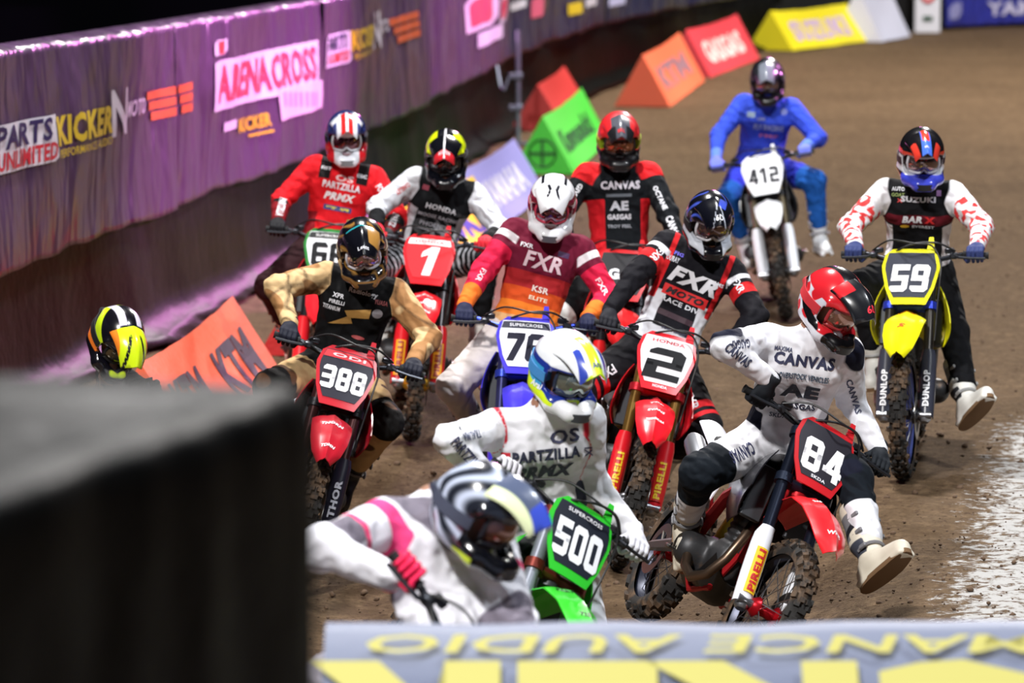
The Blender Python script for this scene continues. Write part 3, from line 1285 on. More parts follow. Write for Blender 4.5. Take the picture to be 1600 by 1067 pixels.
def fork_meshes():
    for nm, y in (('L', 0.105), ('R', -0.105)):
        mb = MB()
        mb.tube([fk(0.30, y), fk(0.34, y), fk(0.345, y), fk(0.87, y), fk(0.872, y), fk(0.885, y)], [0.027, 0.028, 0.0275, 0.0275, 0.025, 0.025], 16)
        PART['outer_tube' + nm] = mb.mesh('outer_tube')
        mb = MB()
        mb.tube([fk(0.0, y), fk(0.33, y)], 0.023, 14)
        PART['inner_tube' + nm] = mb.mesh('inner_tube')
        mb = MB()
        mb.tube([fk(-0.045, y), fk(-0.03, y), fk(0.05, y), fk(0.08, y)], [0.022, 0.034, 0.034, 0.025], 12)
        mb.tube([AXF + Vector((0, y * 1.36, 0)), AXF + Vector((0, y * 0.7, 0))], 0.020, 12)
        PART['axle_lug' + nm] = mb.mesh('axle_lug')
        sg = 1 if y > 0 else -1

        def guard(u, v, y=y, sg=sg):
            a = (u - 0.5) * R(235)
            s = -0.02 + 0.37 * v
            rad = 0.041 + 0.004 * math.sin(v * math.pi)
            if v > 0.85:
                a *= 1 - (v - 0.85) / 0.15 * 0.55
            dirn = FN * math.cos(a) + Vector((0, 1, 0)) * math.sin(a)
            return fk(s, y + sg * 0.006) + dirn * rad, dirn
        mb = MB()
        mb.sheet(guard, 14, 10, 0.004)
        PART['fork_guard' + nm] = mb.mesh('fork_guard')
    mb = MB()
    rot = Matrix.Rotation(-RAKE, 3, 'Y')
    for s, sx in ((0.60, 0.07), (0.83, 0.06)):
        mb.box(fk(s, 0, -0.01), (sx, 0.20, 0.034), rot, bev=0.01)
        for y in (-.105, .105):
            mb.tube([fk(s - 0.02, y), fk(s + 0.02, y)], 0.040, 14)
            mb.tube([fk(s, y, 0.03) + Vector((0, -.012, 0)), fk(s, y, 0.03) + Vector((0, .012, 0))], 0.010, 6)
    mb.tube([fk(0.57, 0, -0.03), fk(0.86, 0, -0.03)], 0.03, 12)
    for y in (-.05, .05):
        mb.box(fk(0.88, y, 0.0), (0.05, 0.035, 0.07), rot, bev=0.008)
    PART['triple_clamp'] = mb.mesh('triple_clamp')


fork_meshes()

PLATE_S, PLATE_N = 0.742, 0.085


def plate_pt(y, v, lift=0.0):
    """number plate surface: y across, v up the plate; swept back to the sides"""
    return fk(PLATE_S + v, y, PLATE_N - 0.55 * y * y - 0.10 * v + lift)


PLATE = [(-0.080, -0.145), (0.080, -0.145), (0.112, -0.06), (0.136, 0.045), (0.118, 0.128), (0.04, 0.142), (-0.04, 0.142), (-0.118, 0.128), (-0.136, 0.045), (-0.112, -0.06)]


def lerp_tab(tab, t):
    """piecewise linear lookup of rows (t, a, b, ...)"""
    for r0, r1 in zip(tab, tab[1:]):
        if t <= r1[0]:
            k = (t - r0[0]) / (r1[0] - r0[0])
            return [a + (b - a) * k for a, b in zip(r0[1:], r1[1:])]
    return list(tab[-1][1:])


def plastics():
    def pl(u, v):
        vv = -0.165 + 0.325 * v
        half = lerp_tab([(-0.165, 0.090), (-0.07, 0.128), (0.055, 0.155), (0.145, 0.134), (0.16, 0.098)], vv)[0]
        y = half * (2 * u - 1)
        return plate_pt(y, vv), FN
    mb = MB()
    mb.sheet(pl, 10, 10, 0.006)
    # brake-hose horn at the top corner of the plate
    mb.box(plate_pt(0.10, 0.185), (0.012, 0.045, 0.09), Matrix.Rotation(-RAKE, 3, 'Y'), taper=0.5)
    PART['number_plate'] = mb.mesh('number_plate')

    def pl2(u, v):
        vv = -0.125 + 0.262 * v
        half = lerp_tab([(-0.125, 0.082), (-0.07, 0.110), (0.055, 0.138), (0.137, 0.120)], vv)[0]
        return plate_pt(half * (2 * u - 1), vv, 0.003), FN
    mb = MB()
    mb.sheet(pl2, 8, 8, 0.002)
    PART['plate_field'] = mb.mesh('plate_field')

    FEN = [(0, 0.33, 0.72, 0.06), (.14, 0.45, 0.815, 0.085), (.32, 0.60, 0.862, 0.102), (.52, 0.76, 0.850, 0.102), (.72, 0.90, 0.805, 0.094), (.88, 1.00, 0.750, 0.072), (1, 1.06, 0.708, 0.034)]

    def fen(u, v):
        x, z, hw = lerp_tab(FEN, v)
        y = (2 * u - 1)
        e = 1e-2
        x2, z2, _ = lerp_tab(FEN, min(1, v + e))
        x1, z1, _ = lerp_tab(FEN, max(0, v - e))
        t = Vector((x2 - x1, 0, z2 - z1)).normalized()
        nn = Vector((-t.z, 0, t.x))
        crown = 0.012 * max(0, 1 - abs(y) * 3)
        return Vector((x, y * hw, z)) + nn * (crown - 0.032 * abs(y) ** 2.5), nn
    mb = MB()
    mb.sheet(fen, 12, 24, 0.005)
    PART['front_fender'] = mb.mesh('front_fender')
    PART['fen'] = fen

    # radiator shrouds
    for nm, sg in (('L', 1), ('R', -1)):
        def shr(u, v, sg=sg):
            # u: front (0) to back (1); v: bottom (0) to top (1)
            fb = lerp_tab([(0, 0.33, 0.66), (0.5, 0.425, 0.80), (1, 0.335, 0.985)], v)
            bk = lerp_tab([(0, 0.02, 0.60), (0.5, -0.14, 0.76), (1, -0.10, 0.90)], v)
            x = fb[0] + (bk[0] - fb[0]) * u
            z = fb[1] + (bk[1] - fb[1]) * u
            y = 0.215 - 0.085 * u ** 1.3 - 0.05 * (2 * v - 1.0) ** 2 * (1 - 0.3 * u) - 0.03 * v
            if u < 0.12:
                y += 0.012 * (0.12 - u) / 0.12
            return Vector((x, sg * y, z)), Vector((0.25, sg, 0.1)).normalized()
        mb = MB()
        mb.sheet(shr, 12, 10, 0.006)
        PART['shroud' + nm] = mb.mesh('radiator_shroud')
        PART['shr' + nm] = shr

        def side(u, v, sg=sg):
            a = lerp_tab([(0, -0.24, 0.60), (1, -0.20, 0.83)], v)
            b = lerp_tab([(0, -0.74, 0.72), (1, -0.80, 0.87)], v)
            return Vector((a[0] + (b[0] - a[0]) * u, sg * (0.135 - 0.02 * v + 0.012 * math.sin(u * 3.1)), a[1] + (b[1] - a[1]) * u)), Vector((0, sg, 0.1))
        mb = MB()
        mb.sheet(side, 8, 6, 0.006)
        PART['side' + nm] = mb.mesh('side_panel')
        PART['sidefn' + nm] = side
        mb = MB()
        rad = Matrix.Rotation(R(-14), 3, 'Y')
        mb.box((0.285, sg * 0.115, 0.78), (0.035, 0.10, 0.25), rad, bev=0.006)
        for k in range(7):
            mb.box(Vector((0.310, sg * 0.115, 0.68 + k * 0.033)) + Vector((-0.008 * k, 0, 0)), (0.012, 0.105, 0.009), rad)
        PART['radiator' + nm] = mb.mesh('radiator')

    def loft(rows, name, n=16, pw=2.6):
        """rows (x, half width, z bottom, z top): rounded-box sections along x"""
        mb = MB()
        vs, fs = [], []
        for x, hw, zb, zt in rows:
            for k in range(n):
                a = 2 * math.pi * k / n
                c, s = math.cos(a), math.sin(a)
                vs.append((x, hw * math.copysign(abs(c) ** (2 / pw), c), (zb + zt) / 2 + (zt - zb) / 2 * math.copysign(abs(s) ** (2 / pw), s)))
        for i in range(len(rows) - 1):
            for k in range(n):
                l = (k + 1) % n
                fs.append((i * n + k, i * n + l, (i + 1) * n + l, (i + 1) * n + k))
        fs.append(tuple(range(n)))
        fs.append(tuple((len(rows) - 1) * n + k for k in range(n - 1, -1, -1)))
        mb.add(vs, fs)
        return mb.mesh(name)
    PART['tank'] = loft([(0.31, 0.05, 0.80, 0.95), (0.26, 0.10, 0.74, 1.0), (0.12, 0.12, 0.70, 0.985), (-0.04, 0.105, 0.68, 0.93), (-0.10, 0.08, 0.7, 0.90)], 'fuel_tank')
    PART['seat'] = loft([(0.10, 0.05, 0.90, 0.975), (0.04, 0.072, 0.875, 0.965), (-0.15, 0.085, 0.85, 0.93), (-0.40, 0.098, 0.84, 0.915), (-0.64, 0.095, 0.855, 0.925), (-0.76, 0.075, 0.88, 0.935), (-0.79, 0.05, 0.895, 0.93)], 'seat')

    def rfen(u, v):
        y = 2 * u - 1
        x = -0.58 - 0.50 * v
        return Vector((x, y * (0.105 - 0.03 * v), 0.872 + 0.11 * v - 0.03 * abs(y) ** 2)), Vector((0, 0, 1))
    mb = MB()
    mb.sheet(rfen, 8, 10, 0.006)
    PART['rear_fender'] = mb.mesh('rear_fender')


plastics()


def mechanics():
    mb = MB()
    for sg in (-1, 1):
        mb.tube([(0.25, sg * 0.035, 0.95), (0.12, sg * 0.10, 0.83), (-0.08, sg * 0.115, 0.70), (-0.21, sg * 0.105, 0.52), (-0.20, sg * 0.10, 0.40)], [0.028, 0.026, 0.028, 0.03, 0.022], 8)
        mb.tube([(0.17, sg * 0.02, 0.50), (0.13, sg * 0.06, 0.31), (-0.02, sg * 0.085, 0.26), (-0.21, sg * 0.095, 0.36)], 0.015, 8)
        mb.tube([(-0.10, sg * 0.08, 0.84), (-0.45, sg * 0.085, 0.83), (-0.72, sg * 0.07, 0.86)], 0.012, 6)
        mb.tube([(-0.20, sg * 0.09, 0.56), (-0.45, sg * 0.085, 0.72), (-0.68, sg * 0.075, 0.84)], 0.012, 6)
    mb.tube([(0.30, 0, 0.86), (0.22, 0, 0.62), (0.17, 0, 0.48)], [0.032, 0.03, 0.028], 10)
    mb.tube([fk(0.56, 0, -0.035), fk(0.86, 0, -0.035)], 0.04, 12)
    PART['frame'] = mb.mesh('frame')
    # engine as one cast body
    h = 0.014
    lo, ax = make_grid((-0.26, -0.19, 0.22), (0.22, 0.19, 0.80), h)
    P = grid_pts(ax)
    d = box_d(P, (-0.02, 0, 0.41), (0.17, 0.10, 0.105), 0.05)
    d = smin(d, box_d(P, (0.07, 0, 0.57), (0.075, 0.075, 0.15), 0.03), 0.03)
    d = smin(d, box_d(P, (0.055, 0, 0.715), (0.08, 0.07, 0.045), 0.03), 0.02)
    d1, _ = cone_d(P, (-0.07, -0.09, 0.42), (-0.07, -0.155, 0.42), 0.088, 0.080)
    d = smin(d, d1, 0.02)
    d1, _ = cone_d(P, (0.06, 0.08, 0.39), (0.06, 0.145, 0.39), 0.078, 0.068)
    d = smin(d, d1, 0.02)
    fins = 0.006 * np.sin(P[..., 2] * 2 * math.pi / 0.03) * (P[..., 2] > 0.52) * (P[..., 2] < 0.68)
    V, Q = surface_nets(d - fins, lo, h)
    PART['engine'] = np_mesh('engine', V, Q)
    mb = MB()
    hd = [(0.12, -0.02, 0.68), (0.20, -0.04, 0.66), (0.255, -0.07, 0.58), (0.265, -0.10, 0.46), (0.235, -0.135, 0.36), (0.15, -0.165, 0.315), (0.04, -0.175, 0.345), (-0.08, -0.165, 0.45), (-0.20, -0.145, 0.60), (-0.32, -0.14, 0.70)]
    mb.tube(hd, [0.022] * 7 + [0.023, 0.024, 0.026], 12)
    PART['header_pipe'] = mb.mesh('header_pipe', 60)
    mb = MB()
    mb.tube([(-0.30, -0.145, 0.69), (-0.35, -0.15, 0.715), (-0.74, -0.155, 0.845), (-0.79, -0.155, 0.86)], [0.028, 0.05, 0.05, 0.032], 12)
    PART['muffler'] = mb.mesh('muffler')
    mb = MB()
    mb.sheet(lambda u, v: (Vector((0.20 - 0.40 * v, (2 * u - 1) * 0.13, 0.24 + 0.10 * abs(2 * u - 1) ** 2 + 0.12 * max(0, 0.3 - v) / 0.3)), Vector((0, 0, -1))), 8, 8, 0.005)
    PART['skid_plate'] = mb.mesh('skid_plate')
    mb = MB()
    for sg in (-1, 1):
        mb.tube([(-0.20, sg * 0.075, 0.44), (-0.40, sg * 0.095, 0.41), (-0.76, sg * 0.10, 0.335)], [0.03, 0.036, 0.024], 6)
    mb.box((-0.33, 0, 0.43), (0.06, 0.18, 0.05), bev=0.01)
    PART['swingarm'] = mb.mesh('swingarm')
    mb = MB()
    mb.tube([(-0.24, 0, 0.44), (-0.16, 0, 0.76)], [0.035, 0.03], 10)
    PART['shock'] = mb.mesh('shock')
    for nm, sg in (('L', 1), ('R', -1)):
        mb = MB()
        mb.box((-0.14, sg * 0.185, 0.385), (0.055, 0.11, 0.02), bev=0.006)
        for k in range(4):
            mb.box((-0.14, sg * (0.145 + k * 0.027), 0.40), (0.055, 0.008, 0.014))
        PART['footpeg' + nm] = mb.mesh('footpeg')
    mb = MB()
    mb.lathe([(0.04, 0.082), (0.098, 0.082), (0.098, 0.088), (0.04, 0.088)], 32, (-0.74, 0, 0.335), closed=True)
    PART['sprocket'] = mb.mesh('sprocket')


mechanics()
BAR = fk(0.862, 0, 0.0)
GRIP_C = [Vector((BAR.x - 0.075, sg * 0.325, BAR.z + 0.025)) for sg in (1, -1)]     # left, right


def controls():
    mb = MB()
    b = BAR
    mb.tube([(b.x - .085, .385, b.z + .023), (b.x - .07, .25, b.z + .028), (b.x - .02, .15, b.z + .008), (b.x, .06, b.z), (b.x, -.06, b.z), (b.x - .02, -.15, b.z + .008), (b.x - .07, -.25, b.z + .028), (b.x - .085, -.385, b.z + .023)], 0.0135, 10)
    PART['handlebar'] = mb.mesh('handlebar', 60)
    mb = MB()
    mb.tube([(b.x + .012, -.105, b.z + .02), (b.x + .012, -.10, b.z + .02), (b.x + .012, .10, b.z + .02), (b.x + .012, .105, b.z + .02)], [0.022, 0.031, 0.031, 0.022], 14)
    PART['bar_pad'] = mb.mesh('bar_pad')
    for nm, sg in (('L', 1), ('R', -1)):
        mb = MB()
        g = [(b.x - .0715, sg * .258, b.z + .0277), (b.x - .072, sg * .270, b.z + .0274), (b.x - .0845, sg * .380, b.z + .023), (b.x - .085, sg * .392, b.z + .023)]
        mb.tube(g, [0.024, 0.0175, 0.0175, 0.020], 12)
        PART['grip' + nm] = mb.mesh('grip')
        mb = MB()
        mb.box((b.x - .045, sg * .215, b.z + .025), (0.05, 0.045, 0.035), bev=0.008)
        mb.box((b.x - .06, sg * .188, b.z + .05), (0.035, 0.05, 0.03), bev=0.006)
        mb.tube([(b.x - .03, sg * .22, b.z + .025), (b.x + .002, sg * .245, b.z + .020), (b.x - .005, sg * .31, b.z + .015), (b.x - .018, sg * .38, b.z + .013)], [0.009, 0.009, 0.007, 0.008], 6)
        PART['lever' + nm] = mb.mesh('lever')
    mb = MB()

    def arc(pts, r_):
        p = _smooth3(pts)
        mb.tube(p, r_, 6)
    arc([(b.x - .04, -.22, b.z + .05), (b.x + .02, -.12, b.z + .11), (b.x + .10, 0.02, b.z + .10), tuple(plate_pt(.11, .16, .05)), tuple(plate_pt(.158, .07, .03)), tuple(plate_pt(.155, -.06, .0)), tuple(fk(0.40, .14, .03))], 0.0048)
    arc([(b.x - .04, .22, b.z + .05), (b.x + .03, .12, b.z + .10), (b.x + .06, -.02, b.z + .085), (b.x + .02, -.12, b.z + .0), tuple(fk(0.66, -.05, -.06))], 0.0055)
    arc([(b.x - .05, -.21, b.z + .03), (b.x + .03, -.16, b.z + .015), (b.x + .04, -.06, b.z - .03), tuple(fk(0.66, .03, -.07))], 0.0055)
    PART['cables'] = mb.mesh('control_cables', 60)


def _smooth3(p, k=7):
    out = []
    for i in range(len(p) - 1):
        p0, p1, p2, p3 = p[max(i - 1, 0)], p[i], p[i + 1], p[min(i + 2, len(p) - 1)]
        for j in range(k):
            t = j / k
            out.append(tuple(0.5 * (2 * b + (c - a) * t + (2 * a - 5 * b + 4 * c - d) * t * t + (3 * b - a - 3 * c + d) * t ** 3) for a, b, c, d in zip(p0, p1, p2, p3)))
    out.append(tuple(p[-1]))
    return out


controls()

RUBBER = mat((30, 28, 27), 0.85, dirt=0.62, bump=0.3, bscale=60)
BLACKP = mat((18, 18, 20), 0.45, dirt=0.12)
ALU = mat((150, 152, 158), 0.32, 0.9, dirt=0.15)
STEEL = mat((120, 118, 114), 0.3, 0.95, dirt=0.2)
CAST = mat((62, 62, 64), 0.5, 0.6, dirt=0.4)
RADM = mat((70, 72, 76), 0.5, 0.5, dirt=0.3)


class Bike:
    """one motocross bike: contact of the front tire on the ground, heading, lean and steer in degrees"""

    def __init__(self, contact, yaw, lean, steer, label, spec):
        d = self.spec = dict(plastic=(200, 20, 30), plate=(200, 20, 30), numw=None, field=(240, 240, 240), number='', ncol=(15, 15, 18), fork=(40, 40, 44), guard=(230, 230, 230), rim=(20, 20, 24), hub=(60, 60, 64), shroud=None, fender=None, side=(235, 235, 235), sidefield=None, pad=(235, 235, 235), padtext=None, padcol=(20, 20, 20), bar=(40, 42, 48), guardtext=None, guardcol=(20, 20, 24), guardpatch=None, fendertext=None, fendercol=(240, 240, 240), frame=(70, 72, 76), seat=(24, 24, 26), grip=(20, 20, 22), inner=(190, 160, 90), nshear=0.0, plateband=None, lowtext=None, bandtext=None, clamp=(30, 30, 34), side_number=False, numh=0.16)
        d.update(spec)
        self.contact = contact
        psi, L, st = R(yaw), R(lean), R(steer)
        fwd = Vector((math.sin(psi), -math.cos(psi), 0))
        left = Vector((math.cos(psi), math.sin(psi), 0))
        up = Vector((0, 0, 1))
        l2 = left * math.cos(L) - up * math.sin(L)
        u2 = up * math.cos(L) + left * math.sin(L)
        org = Vector((contact[0], contact[1], ground_z(*contact[:2]))) - fwd * 0.74
        M = Matrix(((fwd.x, l2.x, u2.x, org.x), (fwd.y, l2.y, u2.y, org.y), (fwd.z, l2.z, u2.z, org.z), (0, 0, 0, 1)))
        self.M = M
        self.fwd, self.left, self.up = fwd, l2, u2
        pv = fk(0.70, 0, -0.035)
        S = Matrix.Translation(pv) @ Matrix.Rotation(st, 4, FU) @ Matrix.Translation(-pv)
        self.S = S
        root = self.root = empty('motorcycle', matrix=M)
        tag(root, label, 'motorcycle', 'racing motorcycles')
        A = lambda nm, key, m, par=None, mx=None: inst(nm, PART[key], m, par or root, mx)
        pm = lambda c: mat(c, 0.28, coat=0.3, dirt=0.08)
        plast = pm(d['plastic'])
        # rear
        for key, ax, rt, sp in (('rear', AXR, Matrix.Identity(4), 0.9), ('front', AXF, S, 0.3)):
            w = A(key + '_wheel', key + '_rim', mat(d['rim'], 0.35, 0.5, dirt=0.2), None, rt @ Matrix.Translation(ax) @ Matrix.Rotation(sp, 4, 'Y'))
            A('tire', key + '_tire', RUBBER, w)
            A('hub', key + '_hub', mat(d['hub'], 0.3, 0.7), w)
            A('spokes', key + '_spokes', ALU, w)
            A('brake_disc', key + '_disc', STEEL, w)
        A('swingarm', 'swingarm', ALU)
        A('sprocket', 'sprocket', mat(d['hub'], 0.35, 0.6))
        A('shock_absorber', 'shock', mat((200, 170, 40), 0.4, 0.3))
        A('frame', 'frame', mat(d['frame'], 0.4, 0.5, dirt=0.15))
        A('engine', 'engine', CAST)
        ex = A('exhaust_header', 'header_pipe', mat((120, 100, 84), 0.35, 0.9, dirt=0.25))
        A('muffler', 'muffler', mat((150, 152, 158), 0.35, 0.8))
        A('skid_plate', 'skid_plate', BLACKP)
        A('fuel_tank', 'tank', mat((26, 26, 28), 0.4))
        A('seat', 'seat', mat(d['seat'], 0.75))
        A('rear_fender', 'rear_fender', pm(d['side']))
        for nm in ('L', 'R'):
            A('footpeg', 'footpeg' + nm, STEEL)
            A('radiator', 'radiator' + nm, RADM)
            A('radiator_shroud', 'shroud' + nm, pm(d['shroud'] or d['plastic']))
            sp = A('side_panel', 'side' + nm, pm(d['side']))
            if d['side_number']:
                sf = PART['sidefn' + nm]
                sg = 1 if nm == 'L' else -1

                def sfn(u, v, sf=sf, sg=sg):
                    p, n_ = sf(0.5 - sg * u / 0.52 * 1.0, 0.5 + v / 0.2)
                    return p + Vector((0, sg * 0.008, 0))
                number_to('number', d['number'], 0.24, 0.15, sfn, mat(d['sidefield'] or (20, 20, 24), 0.4), sp, step=0.05)
        # front end
        A('triple_clamp', 'triple_clamp', mat(d['clamp'], 0.35, 0.6), None, S)
        for nm in ('L', 'R'):
            f = A('fork_leg', 'outer_tube' + nm, mat(d['fork'], 0.28, 0.65), None, S)
            A('inner_tube', 'inner_tube' + nm, mat(d['inner'], 0.22, 0.8), f)
            A('axle_lug', 'axle_lug' + nm, ALU, f)
            g = A('fork_guard', 'fork_guard' + nm, pm(d['guard']), f)
            sg = 0.111 if nm == 'L' else -0.111
            if d['guardpatch']:
                shape_to('decal_patch', [(-0.11, -0.03), (0.11, -0.03), (0.11, 0.03), (-0.11, 0.03)], self._guard_fn(sg, 0.13, 0.0482), mat(d['guardpatch'], 0.4), f, step=0.015)
            if d['guardtext']:
                text_to('lettering', d['guardtext'], 0.20, 0.036, self._guard_fn(sg, 0.13, 0.0500), mat(d['guardcol'], 0.4), f, bold=0.05, step=0.015)
        fe = A('front_fender', 'front_fender', pm(d['fender'] or d['plastic']), None, S)
        for body, t, wd, ht in (d['fendertext'] or []):
            text_to('lettering', body, wd, ht, self._fender_fn(t), mat(d['fendercol'], 0.4), fe, bold=0.03, step=0.02, shear=0.2)
        np_ = A('number_plate', 'number_plate', pm(d['plate']), None, S)
        A('plate_field', 'plate_field', mat(d['field'], 0.45, spec=0.3), np_)
        pf = lambda c, l=0.0055: (lambda u, v: plate_pt(u, v + c, l))
        if d['number']:
            n = len(d['number'])
            number_to('number', d['number'], d.get('numw') or {1: 0.125, 2: 0.20, 3: 0.222}[n], d['numh'], pf(-0.014), mat(d['ncol'], 0.5, spec=0.15), np_, slant=d['nshear'])
        if d['plateband']:
            shape_to('plate_band', [(-0.128, -0.018), (0.128, -0.018), (0.118, 0.020), (-0.118, 0.020)], pf(0.112, 0.0048), mat(d['plateband'], 0.4), np_, step=0.03)
        if d['bandtext']:
            text_to('lettering', d['bandtext'][0], 0.17, 0.018, pf(0.112, 0.0065), mat(d['bandtext'][1], 0.4), np_, bold=0.02, step=0.03)
        if d['lowtext']:
            text_to('lettering', d['lowtext'][0], 0.075, 0.016, pf((list(d['lowtext']) + [-0.142])[2], 0.0065), mat(d['lowtext'][1], 0.4), np_, bold=0.03, step=0.03)
        hb = A('handlebar', 'handlebar', mat(d['bar'], 0.3, 0.7), None, S)
        for nm in ('L', 'R'):
            A('grip', 'grip' + nm, mat(d['grip'], 0.8), hb)
            A('lever', 'lever' + nm, mat((54, 56, 62), 0.35, 0.6), hb)
        pad = A('bar_pad', 'bar_pad', mat(d['pad'], 0.6), hb)
        if d['padtext']:
            text_to('lettering', d['padtext'], 0.15, 0.026, lambda u, v: Vector((BAR.x + .012 + math.cos(v / .033 + .35) * .0335, u, BAR.z + .02 + math.sin(v / .033 + .35) * .0335)), mat(d['padcol'], 0.5), hb, bold=0.02, step=0.012)
        A('control_cables', 'cables', mat((16, 16, 18), 0.5), hb)

    def _guard_fn(self, y, s, rad):
        def fn(u, v):
            a = (-1 if y > 0 else 1) * 0.0 + (-v if True else v) / rad
            dirn = FN * math.cos(a) + Vector((0, 1, 0)) * math.sin(a)
            return fk(s + u, y) + dirn * rad
        return fn

    def _fender_fn(self, t):
        fen = PART['fen']

        def fn(u, v):
            p, n_ = fen(0.5 + u / 0.2, min(1, max(0, t - v / 0.8)))
            return p + n_ * 0.004
        return fn

    def world(self, p):
        return self.M @ Vector(p)

    def grips(self):
        return [self.M @ (self.S @ g) for g in GRIP_C]


# ------------------------------------------------------------------ rider gear: shared shapes
def helmet_field(P):
    d = ell_d(P, (-0.012, 0, 0.018), (0.148, 0.124, 0.138))
    d = smin(d, ell_d(P, (-0.035, 0, -0.055), (0.118, 0.116, 0.095)), 0.04)
    yy = np.abs(P[..., 1])
    Pm = P.copy()
    Pm[..., 1] = yy
    for a, b, ra, rb in (((-0.03, 0.088, -0.075), (0.085, 0.078, -0.098), 0.040, 0.034), ((0.085, 0.078, -0.098), (0.155, 0.030, -0.108), 0.034, 0.032), ((0.155, 0.030, -0.108), (0.165, 0.0, -0.110), 0.032, 0.032)):
        q, _ = cone_d(Pm, a, b, ra, rb)
        d = smin(d, q, 0.022)
    # cheek crease and rear scoops
    q, _ = cone_d(Pm, (-0.11, 0.05, 0.045), (-0.165, 0.05, -0.01), 0.028, 0.012)
    d = smin(d, q, 0.02)
    # brow lip
    q, _ = cone_d(Pm, (0.105, 0.0, 0.062), (0.06, 0.10, 0.05), 0.014, 0.012)
    d = smin(d, q, 0.02)
    port = box_d(P, (0.15, 0, -0.012), (0.125, 0.108, 0.053), 0.03)
    neck = ell_d(P, (-0.015, 0, -0.15), (0.088, 0.082, 0.085))
    cav = ell_d(P, (-0.005, 0, -0.01), (0.118, 0.098, 0.112))
    d = np.maximum(d, -port)
    d = np.maximum(d, -neck)
    return np.maximum(d, -cav)


_h = 0.0058
_lo, _ax = make_grid((-0.2, -0.15, -0.18), (0.22, 0.15, 0.18), _h)
_V, _Q = surface_nets(helmet_field(grid_pts(_ax)), _lo, _h)
HELM = (_V, _Q)
HELM_BVH = BVHTree.FromPolygons([Vector(v) for v in _V], _Q.tolist())


